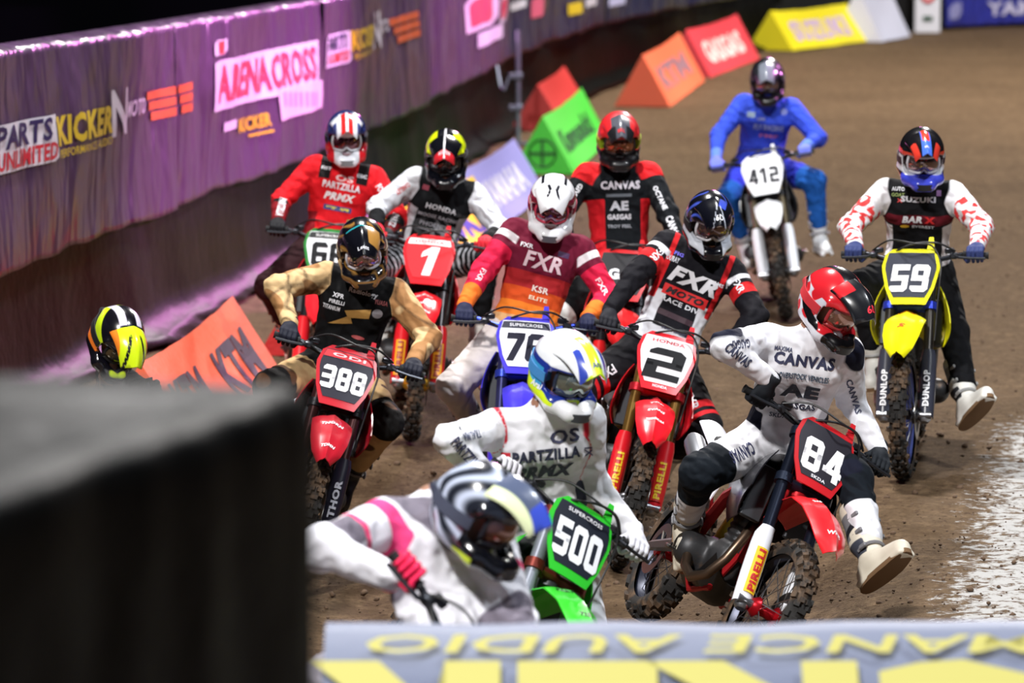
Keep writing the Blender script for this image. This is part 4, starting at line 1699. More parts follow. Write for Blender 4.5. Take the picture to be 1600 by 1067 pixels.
def gear_meshes():
    def vis(u, v):
        y = 2 * u - 1
        half = 0.100 - 0.012 * v - 0.03 * v * v
        x = 0.030 + 0.205 * v - 0.022 * y * y * v
        z = 0.152 + 0.020 * math.sin(v * 2.2) - 0.070 * v * v - 0.060 * abs(y) ** 2.2 * (1 - 0.25 * v) + 0.010 * max(0, 1 - abs(y) * 3)
        return Vector((x, y * half, z)), Vector((0.1, 0, 1)).normalized()
    mb = MB()
    mb.sheet(vis, 16, 12, 0.006)
    PART['visor'] = mb.mesh('visor', 50)
    PART['vis'] = vis

    def lens(u, v):
        a = (2 * u - 1) * 1.02
        z = -0.052 + 0.088 * v
        r_ = 0.096 + 0.012 * math.sin(v * math.pi)
        nose = 0.022 * max(0, 1 - abs(a) * 4) * (1 - v)
        return Vector((0.020 + r_ * math.cos(a) * 1.06, r_ * 0.92 * math.sin(a), z + nose)), Vector((math.cos(a), math.sin(a), 0))
    mb = MB()
    mb.sheet(lens, 20, 6, 0.004)
    PART['lens'] = mb.mesh('goggle_lens', 60)
    mb = MB()
    loop = [lens(u, 0)[0] for u in np.linspace(0, 1, 21)] + [lens(1, v)[0] for v in (0.25, 0.5, 0.75)] + [lens(u, 1)[0] for u in np.linspace(1, 0, 21)] + [lens(0, v)[0] for v in (0.75, 0.5, 0.25)]
    mb.tube([p * 1.0 + Vector((-0.002, 0, 0)) for p in loop], 0.0085, 6, closed=True)
    PART['goggle_frame'] = mb.mesh('goggle_frame', 60)

    def strap(u, v):
        a = R(58) + u * R(244)
        z = -0.030 + 0.042 * v
        o = Vector((-0.012 + 0.6 * math.cos(a), 0.6 * math.sin(a), z))
        hit = HELM_BVH.ray_cast(o, Vector((-math.cos(a), -math.sin(a), 0)), 1.0)
        p = hit[0] if hit[0] else Vector((0.15 * math.cos(a), 0.125 * math.sin(a), z))
        n = Vector((math.cos(a), math.sin(a), 0))
        return p + n * 0.006, n
    mb = MB()
    mb.sheet(strap, 44, 2, 0.004)
    PART['strap'] = mb.mesh('goggle_strap', 60)
    mb = MB()
    mb.sheet(lambda u, v: (Vector((0.2, (2 * u - 1) * 0.040, -0.110 + (v - 0.5) * 0.034)) + Vector((-0.9 * ((2 * u - 1) * 0.040) ** 2 * 7, 0, 0)), Vector((1, 0, 0))), 8, 3, 0.012)
    PART['mouth_vent'] = mb.mesh('mouth_vent')

    # gloved hand closed round a grip that runs along y (left hand, thumb on the inner side)
    h = 0.0046
    lo, ax = make_grid((-0.125, -0.085, -0.06), (0.06, 0.075, 0.075), h)
    P = grid_pts(ax)
    d, _ = cone_d(P, (-0.085, 0.0, 0.012), (-0.045, 0.0, 0.022), 0.028, 0.030)
    for y in (-0.030, -0.010, 0.010, 0.030):
        q, _ = cone_d(P, (-0.062, y * 0.7, 0.018), (-0.010, y * 1.15, 0.034), 0.020, 0.015)
        d = smin(d, q, 0.012)
    for k, y in enumerate((-0.036, -0.012, 0.012, 0.034)):
        ln = (0.96, 1.04, 1.0, 0.86)[k]
        ch = [(-0.010, y, 0.036), (0.024 * ln, y, 0.031), (0.037 * ln, y, 0.004), (0.022, y, -0.026 * ln)]
        f = None
        for (a, b, ra, rb) in zip(ch, ch[1:], (0.0125, 0.0118, 0.0105), (0.0118, 0.0105, 0.0095)):
            q, _ = cone_d(P, a, b, ra, rb)
            f = q if f is None else np.minimum(f, q)
        d = smin(d, f, 0.004)
    th = [(-0.060, -0.026, 0.006), (-0.036, -0.052, -0.010), (-0.006, -0.056, -0.024), (0.018, -0.044, -0.030)]
    for (a, b, ra, rb) in zip(th, th[1:], (0.017, 0.0135, 0.0115), (0.0135, 0.0115, 0.0100)):
        q, _ = cone_d(P, a, b, ra, rb)
        d = smin(d, q, 0.006)
    q, _ = cone_d(P, (-0.082, 0, 0.010), (-0.112, 0, 0.008), 0.033, 0.036)
    d = smin(d, q, 0.008)
    V, Q = surface_nets(d, lo, h)
    PART['gloveL'] = np_mesh('glove', V, Q)
    V2 = V.copy()
    V2[:, 1] *= -1
    PART['gloveR'] = np_mesh('glove', V2, Q[:, ::-1])

    # boot: origin at the ankle, z up the shin, x to the toe
    h = 0.0085
    lo, ax = make_grid((-0.13, -0.09, -0.13), (0.24, 0.09, 0.33), h)
    P = grid_pts(ax)
    Ps = P.copy()
    Ps[..., 1] *= 1.12
    d, _ = cone_d(Ps, (-0.005, 0, 0.0), (-0.022, 0, 0.12), 0.062, 0.070)
    q, _ = cone_d(Ps, (-0.022, 0, 0.12), (-0.028, 0, 0.27), 0.070, 0.079)
    d = smin(d, q, 0.03)
    q, _ = cone_d(Ps, (-0.055, 0, -0.055), (0.03, 0, -0.05), 0.050, 0.052)
    d = smin(d, q, 0.03)
    q, _ = cone_d(Ps, (0.03, 0, -0.045), (0.165, 0, -0.064), 0.054, 0.046)
    d = smin(d, q, 0.03)
    d = smin(d, box_d(P, (0.052, 0, -0.098), (0.150, 0.046, 0.020), 0.015), 0.012)
    d = np.maximum(d, -(P[..., 2] + 0.108))
    d = np.maximum(d, P[..., 2] - 0.29)
    d += 0.004 * np.sin(P[..., 2] * 60) * (P[..., 2] > -0.02) * (P[..., 2] < 0.10)
    V, Q = surface_nets(d, lo, h)
    PART['boot_shape'] = (V, Q)
    mb = MB()
    out = []
    for k in range(28):
        a = 2 * math.pi * k / 28
        c, s = math.cos(a), math.sin(a)
        out.append((0.052 + 0.158 * math.copysign(abs(c) ** 0.8, c), 0.050 * math.copysign(abs(s) ** 0.7, s) * (1 - 0.12 * max(0, -c))))
    mb.slab(out, lambda u, v, w: Vector((u, v, -0.096 + w + 0.012 * max(0, u - 0.10) / 0.1)), 0.022)
    PART['sole'] = mb.mesh('sole')
    mb = MB()
    for z, x in ((0.035, 0.058), (0.115, 0.052), (0.20, 0.054)):
        mb.tube([Vector((x * math.cos(a) * 0.98 - 0.02 * (z > 0.1), 0.062 * math.sin(a), z + 0.012 * math.cos(a))) for a in np.linspace(-1.9, 1.9, 11)], 0.008, 5)
        for sg in (-1, 1):
            mb.box((x * 0.3, sg * 0.064, z), (0.040, 0.014, 0.022), bev=0.004)
    PART['buckles'] = mb.mesh('buckles')


gear_meshes()


def boot_mesh(col2, col3):
    V, Q = PART['boot_shape']
    me = np_mesh('boot', V, Q)
    x, y, z = V.T
    m0 = np.minimum(0.035 - np.abs(z - 0.045), 0.02 - x)                 # ankle panel
    m1 = np.minimum(np.minimum(z - 0.10, 0.23 - z), -0.02 - x + 0.02 * np.sin(z * 40))   # calf panel
    m2 = np.minimum(np.abs(y) - 0.030, 0.018 - np.abs(z - 0.17 - 0.4 * (x - 0.02)))      # shin flash
    set_masks(me, [m0, m1, m2])
    return me


def normals_of(V, Q):
    e1, e2 = V[Q[:, 2]] - V[Q[:, 0]], V[Q[:, 3]] - V[Q[:, 1]]
    fn = np.cross(e1, e2)
    n = np.zeros_like(V)
    for k in range(4):
        np.add.at(n, Q[:, k], fn)
    return n / np.maximum(np.linalg.norm(n, axis=1), 1e-9)[:, None]


def submesh(V, Q, keep):
    q = Q[keep]
    used = np.unique(q)
    mp = -np.ones(len(V), np.int64)
    mp[used] = np.arange(len(used))
    return V[used], mp[q], used


def ik(a, b, l1, l2, pole):
    """middle joint of a two-bone chain from a to b"""
    d = b - a
    D = d.length
    D2 = min(max(D, abs(l1 - l2) + 1e-3), (l1 + l2) * 0.998)
    k = D / D2 if D > D2 else 1.0
    l1, l2 = l1 * k, l2 * k
    D = d.length
    u = d / D
    x = (l1 * l1 - l2 * l2 + D * D) / (2 * D)
    hgt = math.sqrt(max(l1 * l1 - x * x, 0))
    p = pole - u * pole.dot(u)
    if p.length < 1e-6:
        p = u.orthogonal()
    return a + u * x + p.normalized() * hgt


def frame3(x, z):
    """matrix with x axis along x and z axis near z"""
    x = x.normalized()
    y = z.cross(x).normalized()
    z = x.cross(y)
    return Matrix((x, y, z)).transposed()


class C:
    """coordinates of the clothing vertices for the painters"""
    pass


class Rider:
    def __init__(self, bike, label, head, face, design, **k):
        """head: (px, py, depth) seen in the photo; face: (turn to viewer's right, down, roll) degrees"""
        g = dict(elbow=((-0.8, .8, -.2), (-0.8, .8, -.2)), hipx=None, hipy=0.0, hipz=0.0, foot={}, h=0.0125, torso=0.50, knee=(1.0, 0.55, 0.3), twist=0.0, brace=False, back=0.05, bulk=1.0)
        g.update(k)
        rel = lambda q: (q[0], q[1], q[2] if q[2] > 5 else q[2] + bike.contact[1])
        H = unproject(*rel(head))
        ph, th, ro = (R(a) for a in face)
        fx = Vector((math.sin(ph) * math.cos(th), -math.cos(ph) * math.cos(th), -math.sin(th)))
        upv = Vector((math.sin(ro), 0, math.cos(ro)))
        Mh = frame3(fx, upv)
        N = H + Mh @ Vector((-0.055, 0, -0.165)) + Vector((0, 0, -0.03))
        if g.get('neck'):
            N = unproject(*rel(g['neck']))
        B = bike
        best = None
        for i in range(60):
            x = 0.0 - 0.62 * i / 59 if g['hipx'] is None else g['hipx']
            zs = lerp_tab([(-0.75, 0.93), (-0.40, 0.915), (-0.15, 0.93), (0.05, 0.965)], x)[0]
            P = B.world((x, g['hipy'], zs + 0.085 + g['hipz']))
            e = abs((N - P).length - g['torso'])
            if best is None or e < best[0] - 1e-4:
                best = (e, P)
        P = best[1]
        self.P, self.N, self.H = P, N, H
        up = (N - P).normalized()
        gl, gr = B.grips()
        lat = (B.left * 1.0 + (gl - gr).normalized() * 0.6)
        if g.get('lat'):
            lat = Vector(g['lat'])
        lat = (lat - up * lat.dot(up)).normalized()
        fwd = lat.cross(up).normalized()
        if g['twist']:
            rm = Matrix.Rotation(R(g['twist']), 3, up)
            lat, fwd = rm @ lat, rm @ fwd
        if g.get('roll'):
            pass
        S = [N - up * 0.055 + lat * 0.185 * sg - fwd * 0.015 for sg in (1, -1)]
        # arms
        arms = []
        for i, (sg, gp) in enumerate(((1, gl), (-1, gr))):
            ax = (gl - gr).normalized()
            e = g['elbow'][i]
            pole = B.fwd * e[0] + ax * (sg * e[1]) + Vector((0, 0, 1)) * e[2] if len(e) == 3 else Vector(e[:3])
            hand = g.get('hand', {}).get(i)
            gp = gp.copy()
            wr = gp + (S[i] - gp).normalized() * 0.08
            for _ in range(4):
                el = ik(S[i], wr, 0.295, 0.265, pole)
                hd = el - gp
                hd = hd - ax * hd.dot(ax)
                hd.normalize()
                wr = gp + hd * 0.088 + Vector((0, 0, 0.008))
            arms.append((S[i], el, wr, gp, hd, ax))
        self.arms = arms
        # legs
        legs = []
        for i, sg in enumerate((1, -1)):
            hip = P + lat * (0.092 * sg) - up * 0.03
            ft = g['foot'].get(i)
            if ft:
                an = unproject(*rel(ft['at']))
                toe = Vector((math.sin(R(ft.get('turn', 0))), -math.cos(R(ft.get('turn', 0))), math.tan(R(ft.get('tip', 0)))))
                kp = ft.get('knee', g['knee'])
            else:
                an = B.world((-0.15, sg * 0.205, 0.395 + 0.12))
                toe = B.fwd + B.left * (0.18 * sg)
                kp = g['knee']
            pole = B.fwd * kp[0] + lat * (sg * kp[1]) + Vector((0, 0, 1)) * kp[2]
            kn = ik(hip, an, 0.42, 0.43, pole)
            legs.append((hip, kn, an, toe))
        self.legs = legs
        loc = Vector((P.x, P.y, ground_z(P.x, P.y)))
        root = self.root = empty('person', loc)
        tag(root, label, 'person', 'motocross riders')
        T = Matrix.Translation(-loc)
        # ---- body under the clothes
        mid = P.lerp(N, 0.45) - fwd * g['back']
        chest = N - up * 0.14

        def prims(k):
            b = g['bulk']
            out = [('t', P + lat * .055, mid + lat * .055, .122 * k * b, .110 * k * b), ('t', P - lat * .055, mid - lat * .055, .122 * k * b, .110 * k * b),
                   ('t', mid + lat * .06, chest + lat * .085, .110 * k * b, .112 * k * b), ('t', mid - lat * .06, chest - lat * .085, .110 * k * b, .112 * k * b),
                   ('t', chest, N - up * .03, .10 * k, .075 * k), ('t', S[0] - lat * .03, S[1] + lat * .03, .078 * k, .078 * k),
                   ('t', N - up * .05, N + (H - N) * 0.35, .080 * k, .062 * k)]
            for (s_, e_, w_, *_), nm in zip(arms, 'lr'):
                out.append(('a' + nm, s_, e_, .079 * k * b, .062 * k * b))
                out.append(('a' + nm, e_, w_, .062 * k * b, .043 * k))
            for (h_, k_, a_, _), nm in zip(legs, 'lr'):
                out.append(('l' + nm, h_, k_, .118 * k * b, .086 * k))
                out.append(('l' + nm, k_, k_.lerp(a_, 0.75), .084 * k, .064 * k))
            return out

        def field(pr, h):
            pts = np.array([p for q in pr for p in (q[1][:], q[2][:])])
            lo, ax = make_grid(pts.min(0) - 0.16, pts.max(0) + 0.16, h)
            shp = tuple(len(a) for a in ax)
            F = np.full(shp, 0.2)
            for reg, a, b, ra, rb in pr:
                rr = max(ra, rb) + 0.07
                sl = []
                for i in range(3):
                    l_, h_ = min(a[i], b[i]) - rr, max(a[i], b[i]) + rr
                    i0 = max(int((l_ - lo[i]) / h), 0)
                    i1 = min(int((h_ - lo[i]) / h) + 2, shp[i])
                    sl.append(slice(i0, i1))
                sub = grid_pts([ax[i][sl[i]] for i in range(3)])
                d, _ = cone_d(sub, a, b, ra, rb)
                F[tuple(sl)] = smin(F[tuple(sl)], d, 0.032)
            return F, lo
        pr = prims(0.84)
        pr.append(('h', H + Mh @ Vector((0.012, 0, 0.03)), H + Mh @ Vector((0.02, 0, -0.06)), 0.082, 0.058))
        pr.append(('h', N, H, 0.055, 0.06))
        F, lo = field(pr, 0.022)
        V, Q = surface_nets(F, lo, 0.022)
        me = np_mesh('body', V - np.array(loc), Q)
        me.materials.append(mat((150, 108, 86), 0.6))
        link(bpy.data.objects.new('body', me), root)
        # ---- clothing
        pr = prims(1.0)
        h = g['h']
        F, lo = field(pr, h)
        V, Q = surface_nets(F, lo, h)
        c = C()
        ds = {}
        ts = {}
        for reg, a, b, ra, rb in pr:
            d, t = cone_d(V, a, b, ra, rb)
            if reg not in ds:
                ds[reg], ts[reg] = d, t
            else:
                if reg[0] in 'al':
                    ts[reg] = np.where(d < ds[reg], 1 + t, ts[reg])
                ds[reg] = np.minimum(ds[reg], d)
        A_, L_, np_P, np_N = np.minimum(ds['al'], ds['ar']), np.minimum(ds['ll'], ds['lr']), np.array(P), np.array(chest)
        up_, lat_, fwd_ = np.array(up), np.array(lat), np.array(fwd)
        c.v = (V - np_P) @ up_
        c.u = (V - np_N) @ lat_
        c.w = (V - np_N) @ fwd_
        c.arm = np.minimum(ds['t'], L_) - A_
        c.ta = np.where(ds['al'] < ds['ar'], ts['al'], ts['ar'])
        c.sidea = np.where(ds['al'] < ds['ar'], 1.0, -1.0)
        c.tl = np.where(ds['ll'] < ds['lr'], ts['ll'], ts['lr'])
        c.sidel = np.where(ds['ll'] < ds['lr'], 1.0, -1.0)
        c.leg = np.minimum(ds['t'], A_) - L_
        c.pants = np.minimum(np.maximum(0.015 - c.v, c.leg), A_ - np.minimum(ds['t'], L_) + 0.004)
        c.tor = np.minimum(A_, L_) - ds['t']
        c.X, c.Y, c.Z = (V - np_P).T
        c.noise = lambda s, sd=0: np.sin(c.X * s + 2 * np.sin(c.Z * s * .7 + sd)) * np.sin(c.Z * s * 1.1 + 2 * np.sin(c.Y * s * .8 + sd * 2)) + 0.5 * np.sin(c.Y * s * 1.7 + c.X * s * .6 + sd)
        nv = normals_of(V, Q)
        soft = np.exp(-((c.ta - 1.0) / 0.35) ** 2) * (c.arm > -0.02) + np.exp(-((c.v - 0.10) / 0.10) ** 2) * (c.arm < 0) + 0.35
        fr = np.sin(c.X * 55 + 3 * np.sin(c.Z * 19 + 1) + 2 * np.sin(c.Y * 23)) * np.sin(c.Z * 48 + 3 * np.sin(c.X * 17) + c.Y * 21)
        V = V + nv * (0.0055 * fr * np.clip(soft, 0, 1.2))[:, None]
        base, layers = design['suit']
        masks = [np.asarray(f(c), float) * np.ones(len(V)) for _, f in layers]
        m_ = masked('race_suit', base, [col for col, _ in layers], 0.85, fold=0.4, spec=0.18, dirt=design.get('dirt', 0.0))
        pq = c.pants[Q].mean(1) > 0
        self.bvh = BVHTree.FromPolygons([Vector(v) for v in (V - np.array(loc))], Q.tolist())
        obs = {}
        for nm, keep in (('jersey', ~pq), ('pants', pq)):
            v2, q2, used = submesh(V, Q, keep)
            me = np_mesh(nm, v2 - np.array(loc), q2)
            set_masks(me, [a[used] for a in masks])
            me.materials.append(m_)
            obs[nm] = link(bpy.data.objects.new(nm, me), root)
        self.jersey, self.pants = obs['jersey'], obs['pants']
        # lettering on the chest
        cam_v = (Vector((0, 0, CAM_H)) - chest).normalized()
        out_v = (fwd * 0.75 + cam_v * 0.6).normalized()
        for (body, u, v, wd, ht, col, *kw) in design.get('chest', []):
            kw = kw[0] if kw else {}
            cpt = P + up * (v + design.get('vshift', 0.04)) + lat * u - loc
            fn = cast_fn(self.bvh, cpt, lat, up - fwd * 0.0, -out_v, 0.004)
            if body.startswith('#'):
                pts = {'#bar': [(-wd / 2, -ht / 2), (wd / 2, -ht / 2), (wd / 2, ht / 2), (-wd / 2, ht / 2)],
                       '#bolt': [(-wd * .5, -ht * .5), (wd * .12, -ht * .28), (wd * .05, -ht * .05), (wd * .5, ht * .1), (wd * .5, ht * .5), (-wd * .15, ht * .2), (-wd * .05, -ht * .02)],
                       '#disc': [(wd / 2 * math.cos(a), ht / 2 * math.sin(a)) for a in np.linspace(0, 6.2832, 15)[:-1]]}[body]
                shape_to('printed_patch', pts, cast_fn(self.bvh, cpt, lat, up, -out_v, 0.0025), mat(col, 0.7), self.jersey, step=0.02)
            else:
                text_to('lettering', body, wd, ht, fn, mat(col, 0.7), self.jersey, bold=kw.get('bold', 0.03), shear=kw.get('shear', 0.0), step=0.022)
        for (body, side, t0, t1, ht, col, *kw) in design.get('sleeve', []):
            s_, e_, w_ = arms[side][:3]
            pt = lambda t: s_.lerp(e_, t) if t < 1 else e_.lerp(w_, t - 1)
            a, b = pt(t0), pt(t1)
            ud = (b - a).normalized()
            if kw and kw[0].get('rev'):
                ud = -ud
            cv = (Vector((0, 0, CAM_H)) - a).normalized()
            vd = cv.cross(ud).normalized()
            fn = cast_fn(self.bvh, (a + b) / 2 - loc, ud, vd, -cv, 0.004)
            text_to('lettering', body, (b - a).length, ht, fn, mat(col, 0.7), self.jersey, bold=0.03, step=0.02)
        for (body, side, t0, t1, ht, col, *kw) in design.get('thigh', []):
            s_, e_ = legs[side][:2]
            a, b = s_.lerp(e_, t0), s_.lerp(e_, t1)
            ud = (b - a).normalized()
            if kw and kw[0].get('rev'):
                ud = -ud
            cv = (Vector((0, 0, CAM_H)) - a).normalized()
            vd = cv.cross(ud).normalized()
            fn = cast_fn(self.bvh, (a + b) / 2 - loc, ud, vd, -cv, 0.004)
            text_to('lettering', body, (b - a).length, ht, fn, mat(col, 0.7), self.pants, bold=0.03, step=0.02)
        # ---- gloves
        gm = mat(design.get('glove', (20, 22, 28)), 0.75, spec=0.25)
        for i, (s_, e_, w_, gp, hd, ax) in enumerate(arms):
            y = ax
            x = -hd
            z = x.cross(y).normalized()
            M = Matrix(((x.x, y.x, z.x, gp.x), (x.y, y.y, z.y, gp.y), (x.z, y.z, z.z, gp.z), (0, 0, 0, 1)))
            inst('glove', PART['gloveL' if i == 0 else 'gloveR'], gm, root, T @ M)
        # ---- boots
        bc = design.get('boot', ((222, 220, 214), (60, 62, 70), (150, 150, 150), (40, 42, 50)))
        bme = boot_mesh(None, None)
        bmat = masked('boot_leather', bc[0], [bc[1], bc[2], bc[3]], 0.5, dirt=design.get('bootdirt', 0.22))
        bme.materials.append(bmat)
        for i, (h_, k_, a_, toe) in enumerate(legs):
            z = (k_ - a_).normalized()
            x = (toe - z * toe.dot(z) * 0.75)
            x = (x - z * x.dot(z)).normalized()
            y = z.cross(x)
            M = Matrix(((x.x, y.x, z.x, a_.x), (x.y, y.y, z.y, a_.y), (x.z, y.z, z.z, a_.z), (0, 0, 0, 1)))
            bo = bpy.data.objects.new('boot', bme)
            link(bo, root)
            bo.matrix_local = T @ M
            inst('sole', PART['sole'], mat(design.get('sole', (112, 84, 56)), 0.85, dirt=0.3), bo)
            inst('buckles', PART['buckles'], mat(bc[2], 0.5), bo)
        # ---- helmet
        V, Q = HELM
        me = np_mesh('helmet', V, Q)
        hx, hy, hz = V.T
        base, layers = design['helmet']
        set_masks(me, [np.asarray(f(hx, hy, hz), float) * np.ones(len(V)) for _, f in layers])
        me.materials.append(masked('helmet_shell', base, [col for col, _ in layers], design.get('hrough', 0.22), coat=0.6))
        ho = self.helmet = bpy.data.objects.new('helmet', me)
        link(ho, root)
        ho.matrix_local = T @ (Matrix.Translation(H) @ Mh.to_4x4())
        vme = PART['visor'].copy()
        vv = np.array([v.co[:] for v in vme.vertices])
        vb, vl = design.get('visor', (base, []))
        set_masks(vme, [np.asarray(f(*vv.T), float) * np.ones(len(vv)) for _, f in vl])
        vme.materials.clear()
        vme.materials.append(masked('visor_shell', vb, [col for col, _ in vl], design.get('hrough', 0.22), coat=0.6))
        vo = bpy.data.objects.new('visor', vme)
        link(vo, ho)
        if design.get('visor_tip'):
            vo.matrix_local = Matrix.Rotation(R(design['visor_tip']), 4, 'Y')
        inst('goggle_frame', PART['goggle_frame'], mat(design.get('gframe', (24, 24, 28)), 0.4), ho)
        inst('goggle_lens', PART['lens'], mat(design.get('lens', (60, 50, 55)), 0.08, 0.75, coat=1.0), ho)
        inst('goggle_strap', PART['strap'], mat(design.get('strap', (24, 24, 28)), 0.7), ho)
        inst('mouth_vent', PART['mouth_vent'], mat(design.get('vent', (20, 20, 22)), 0.5), ho)
        for (body, where, wd, ht, col) in design.get('htext', []):
            if where == 'visor':
                fn = lambda u, v: PART['vis'](0.5 + u / 0.17, min(1.0, max(0, 0.84 - v / 0.21)))[0] + Vector((0, 0, 0.0035))
                if design.get('visor_tip'):
                    rt = vo.matrix_local.copy()
                    f0 = fn
                    fn = lambda u, v: rt @ f0(u, v)
                text_to('lettering', body, wd, ht, fn, mat(col, 0.4), ho, bold=0.03, step=0.015)
            else:
                px, py, pz, dx, dy, dz = where
                dv = Vector((dx, dy, dz)).normalized()
                uu = Vector((0, 0, 1)).cross(-dv)
                uu = uu.normalized() if uu.length > 1e-3 else Vector((0, 1, 0))
                vv_ = (-dv).cross(uu).normalized()
                text_to('lettering', body, wd, ht, cast_fn(HELM_BVH, (px, py, pz), uu, vv_, dv, 0.003), mat(col, 0.4), ho, bold=0.03, step=0.015)
        if g['brace']:
            mb = MB()
            ring = []
            for k_ in range(24):
                a = 2 * math.pi * k_ / 24
                ring.append(N + up * (0.018 - 0.03 * math.cos(a)) + lat * (0.125 * math.sin(a)) + fwd * (0.02 + 0.14 * math.cos(a)) - loc)
            mb.tube(ring, 0.03, 8, closed=True)
            mb.obj('neck_brace', mat((26, 27, 30), 0.5), root)


# ------------------------------------------------------------------ the field of riders
mn, mx, ab = np.minimum, np.maximum, np.abs
K = (20, 21, 25)
W = (226, 226, 232)


def swirl(x, y, z, k, w=.3):
    """thin wandering line pattern, positive on the lines"""
    return (w - ab(np.sin(k * (x + .6 * z) + 2 * np.sin(k * .7 * z + 1) + 1.5 * np.sin(k * y)))) * .006


def at(px, py):
    return ground_at(px, py)[:2]


# red number-plateless back marker on the left: red jersey
bk = Bike(at(486, 678), 2, 6, -2, 'red, white and green motorcycle with black sixties number, next to the sheeting', dict(
    plastic=(206, 30, 38), plate=(40, 120, 50), field=(226, 228, 232), number='68', ncol=(20, 20, 24), shroud=(214, 30, 40), fender=(214, 30, 40), pad=(236, 236, 236), padtext='ODI', guard=(210, 30, 40), side=(40, 170, 60), plateband=(20, 24, 24), bandtext=('SUPERCROSS', (220, 220, 220))))
Rider(bk, 'person in red jersey and blue-white helmet riding beside the wall sheeting', (541, 213, .85), (4, 14, 0), dict(
    suit=((206, 22, 32), [((28, 27, 30), lambda c: mn(mn(c.arm, c.ta - 1.28), 0.9)), ((34, 30, 32), lambda c: mn(mn(c.v - 0.40, 0.035 - ab(ab(c.u) - 0.115)), c.tor + 0.03)), ((120, 14, 24), lambda c: mn(mn(c.v, 0.20 - c.v), ab(c.u) - 0.115)), ((60, 18, 26), lambda c: c.pants)]),
    chest=[('PARTZILLA', 0.0, .335, .23, .042, W), ('PRMX', 0, .27, .19, .045, (230, 225, 225), dict(shear=.25, bold=.05)), ('#bar', 0, .20, .17, .03, (40, 60, 120)), ('#bar', 0, .20, .14, .014, (220, 200, 60)), ('OS', 0.01, .385, .11, .04, (235, 200, 200)), ('FIST', -.11, .43, .06, .02, W), ('EBC', .11, .42, .06, .022, W)],
    sleeve=[('PARTZILLA', 1, .95, 1.75, .045, W), ('PARTZ', 0, .9, 1.6, .04, W), ('FOX', 0, .15, .4, .04, W)],
    helmet=((34, 42, 92), [((226, 228, 236), lambda x, y, z: mx(-0.055 - z, mn(x - 0.02, 0.05 - ab(y)))), ((206, 30, 40), lambda x, y, z: mn(-0.02 - z, ab(y) - 0.075))]),
    visor=((228, 230, 238), [((210, 40, 40), lambda x, y, z: 0.014 - ab(ab(y) - 0.022)), ((60, 70, 130), lambda x, y, z: mn(ab(y) - 0.062, x - 0.12))]),
    lens=(90, 40, 50), gframe=(200, 204, 210), vent=(120, 122, 126), glove=(22, 22, 26)), elbow=((-.8, .8, -.3), (-.8, .8, -.3)))

# red 1 plate
bk = Bike(at(640, 690), 3, 7, -3, 'red motorcycle with a white single numeral on a red plate and orange fork decals', dict(
    plastic=(214, 22, 34), plate=(214, 24, 36), field=(214, 24, 36), number='1', numh=.19, nshear=.25, ncol=(240, 238, 240), plateband=(236, 236, 236), bandtext=('HONDA', (200, 30, 40)), fork=(60, 56, 58), guard=(206, 26, 36), guardpatch=(232, 160, 30), guardtext='PIRELLI', guardcol=(150, 30, 30), fendertext=[('RED', .50, .10, .03), ('HONDA', .66, .12, .03), ('RACING', .78, .10, .022)], pad=(236, 236, 236), padtext='RENTHAL', padcol=(60, 60, 66), inner=(200, 190, 150), hub=(196, 150, 40), rim=(30, 30, 32), grip=(190, 30, 40)))
Rider(bk, 'person in black and light grey jersey with yellow-marked black helmet and red gloves', (697, 243, .8), (-2, 24, 0), dict(
    suit=((26, 28, 33), [((202, 204, 210), lambda c: mn(c.arm, 1.42 - c.ta)), ((200, 202, 208), lambda c: mn(mn(c.tor + .02, ab(c.u) - 0.128), 0.32 - c.v)), ((30, 31, 36), lambda c: mn(c.pants, 1)), ((214, 216, 222), lambda c: mn(mn(c.leg, np.sin(c.tl * 60) - .1), .3 - ab(c.tl - .62)) * .01)]),
    chest=[('HONDA', 0.01, .30, .19, .036, (214, 216, 222)), ('MOOSE RACING', .01, .235, .25, .026, (190, 192, 200)), ('PHOENIX', 0, .175, .18, .03, (170, 172, 180)), ('#bar', -.06, .14, .08, .012, (150, 152, 160)), ('#disc', .05, .15, .09, .03, (140, 142, 150)), ('#bar', -.115, .40, .04, .03, (130, 40, 60))],
    sleeve=[('OAKLEY', 1, .15, .5, .03, (200, 60, 60))],
    helmet=((20, 22, 34), [((206, 222, 20), lambda x, y, z: mn(mn(0.036 - ab(ab(y) - 0.085), z - 0.055), 0.10 - x)), ((230, 230, 236), lambda x, y, z: mn(0.005 - ab(y), z - 0.06))]),
    visor=((18, 20, 30), [((210, 40, 50), lambda x, y, z: mn(x - 0.185, .06 - ab(y))), ((226, 226, 232), lambda x, y, z: 0.004 - ab(y))]),
    htext=[('AUCTION', 'visor', .085, .022, W)], lens=(46, 40, 44), glove=(214, 40, 54), brace=True), elbow=((-.8, .8, -.2), (-.8, .8, -.2)), foot={0: dict(at=(748, 512, .85), turn=6, tip=-20, knee=(1, .9, .5))})

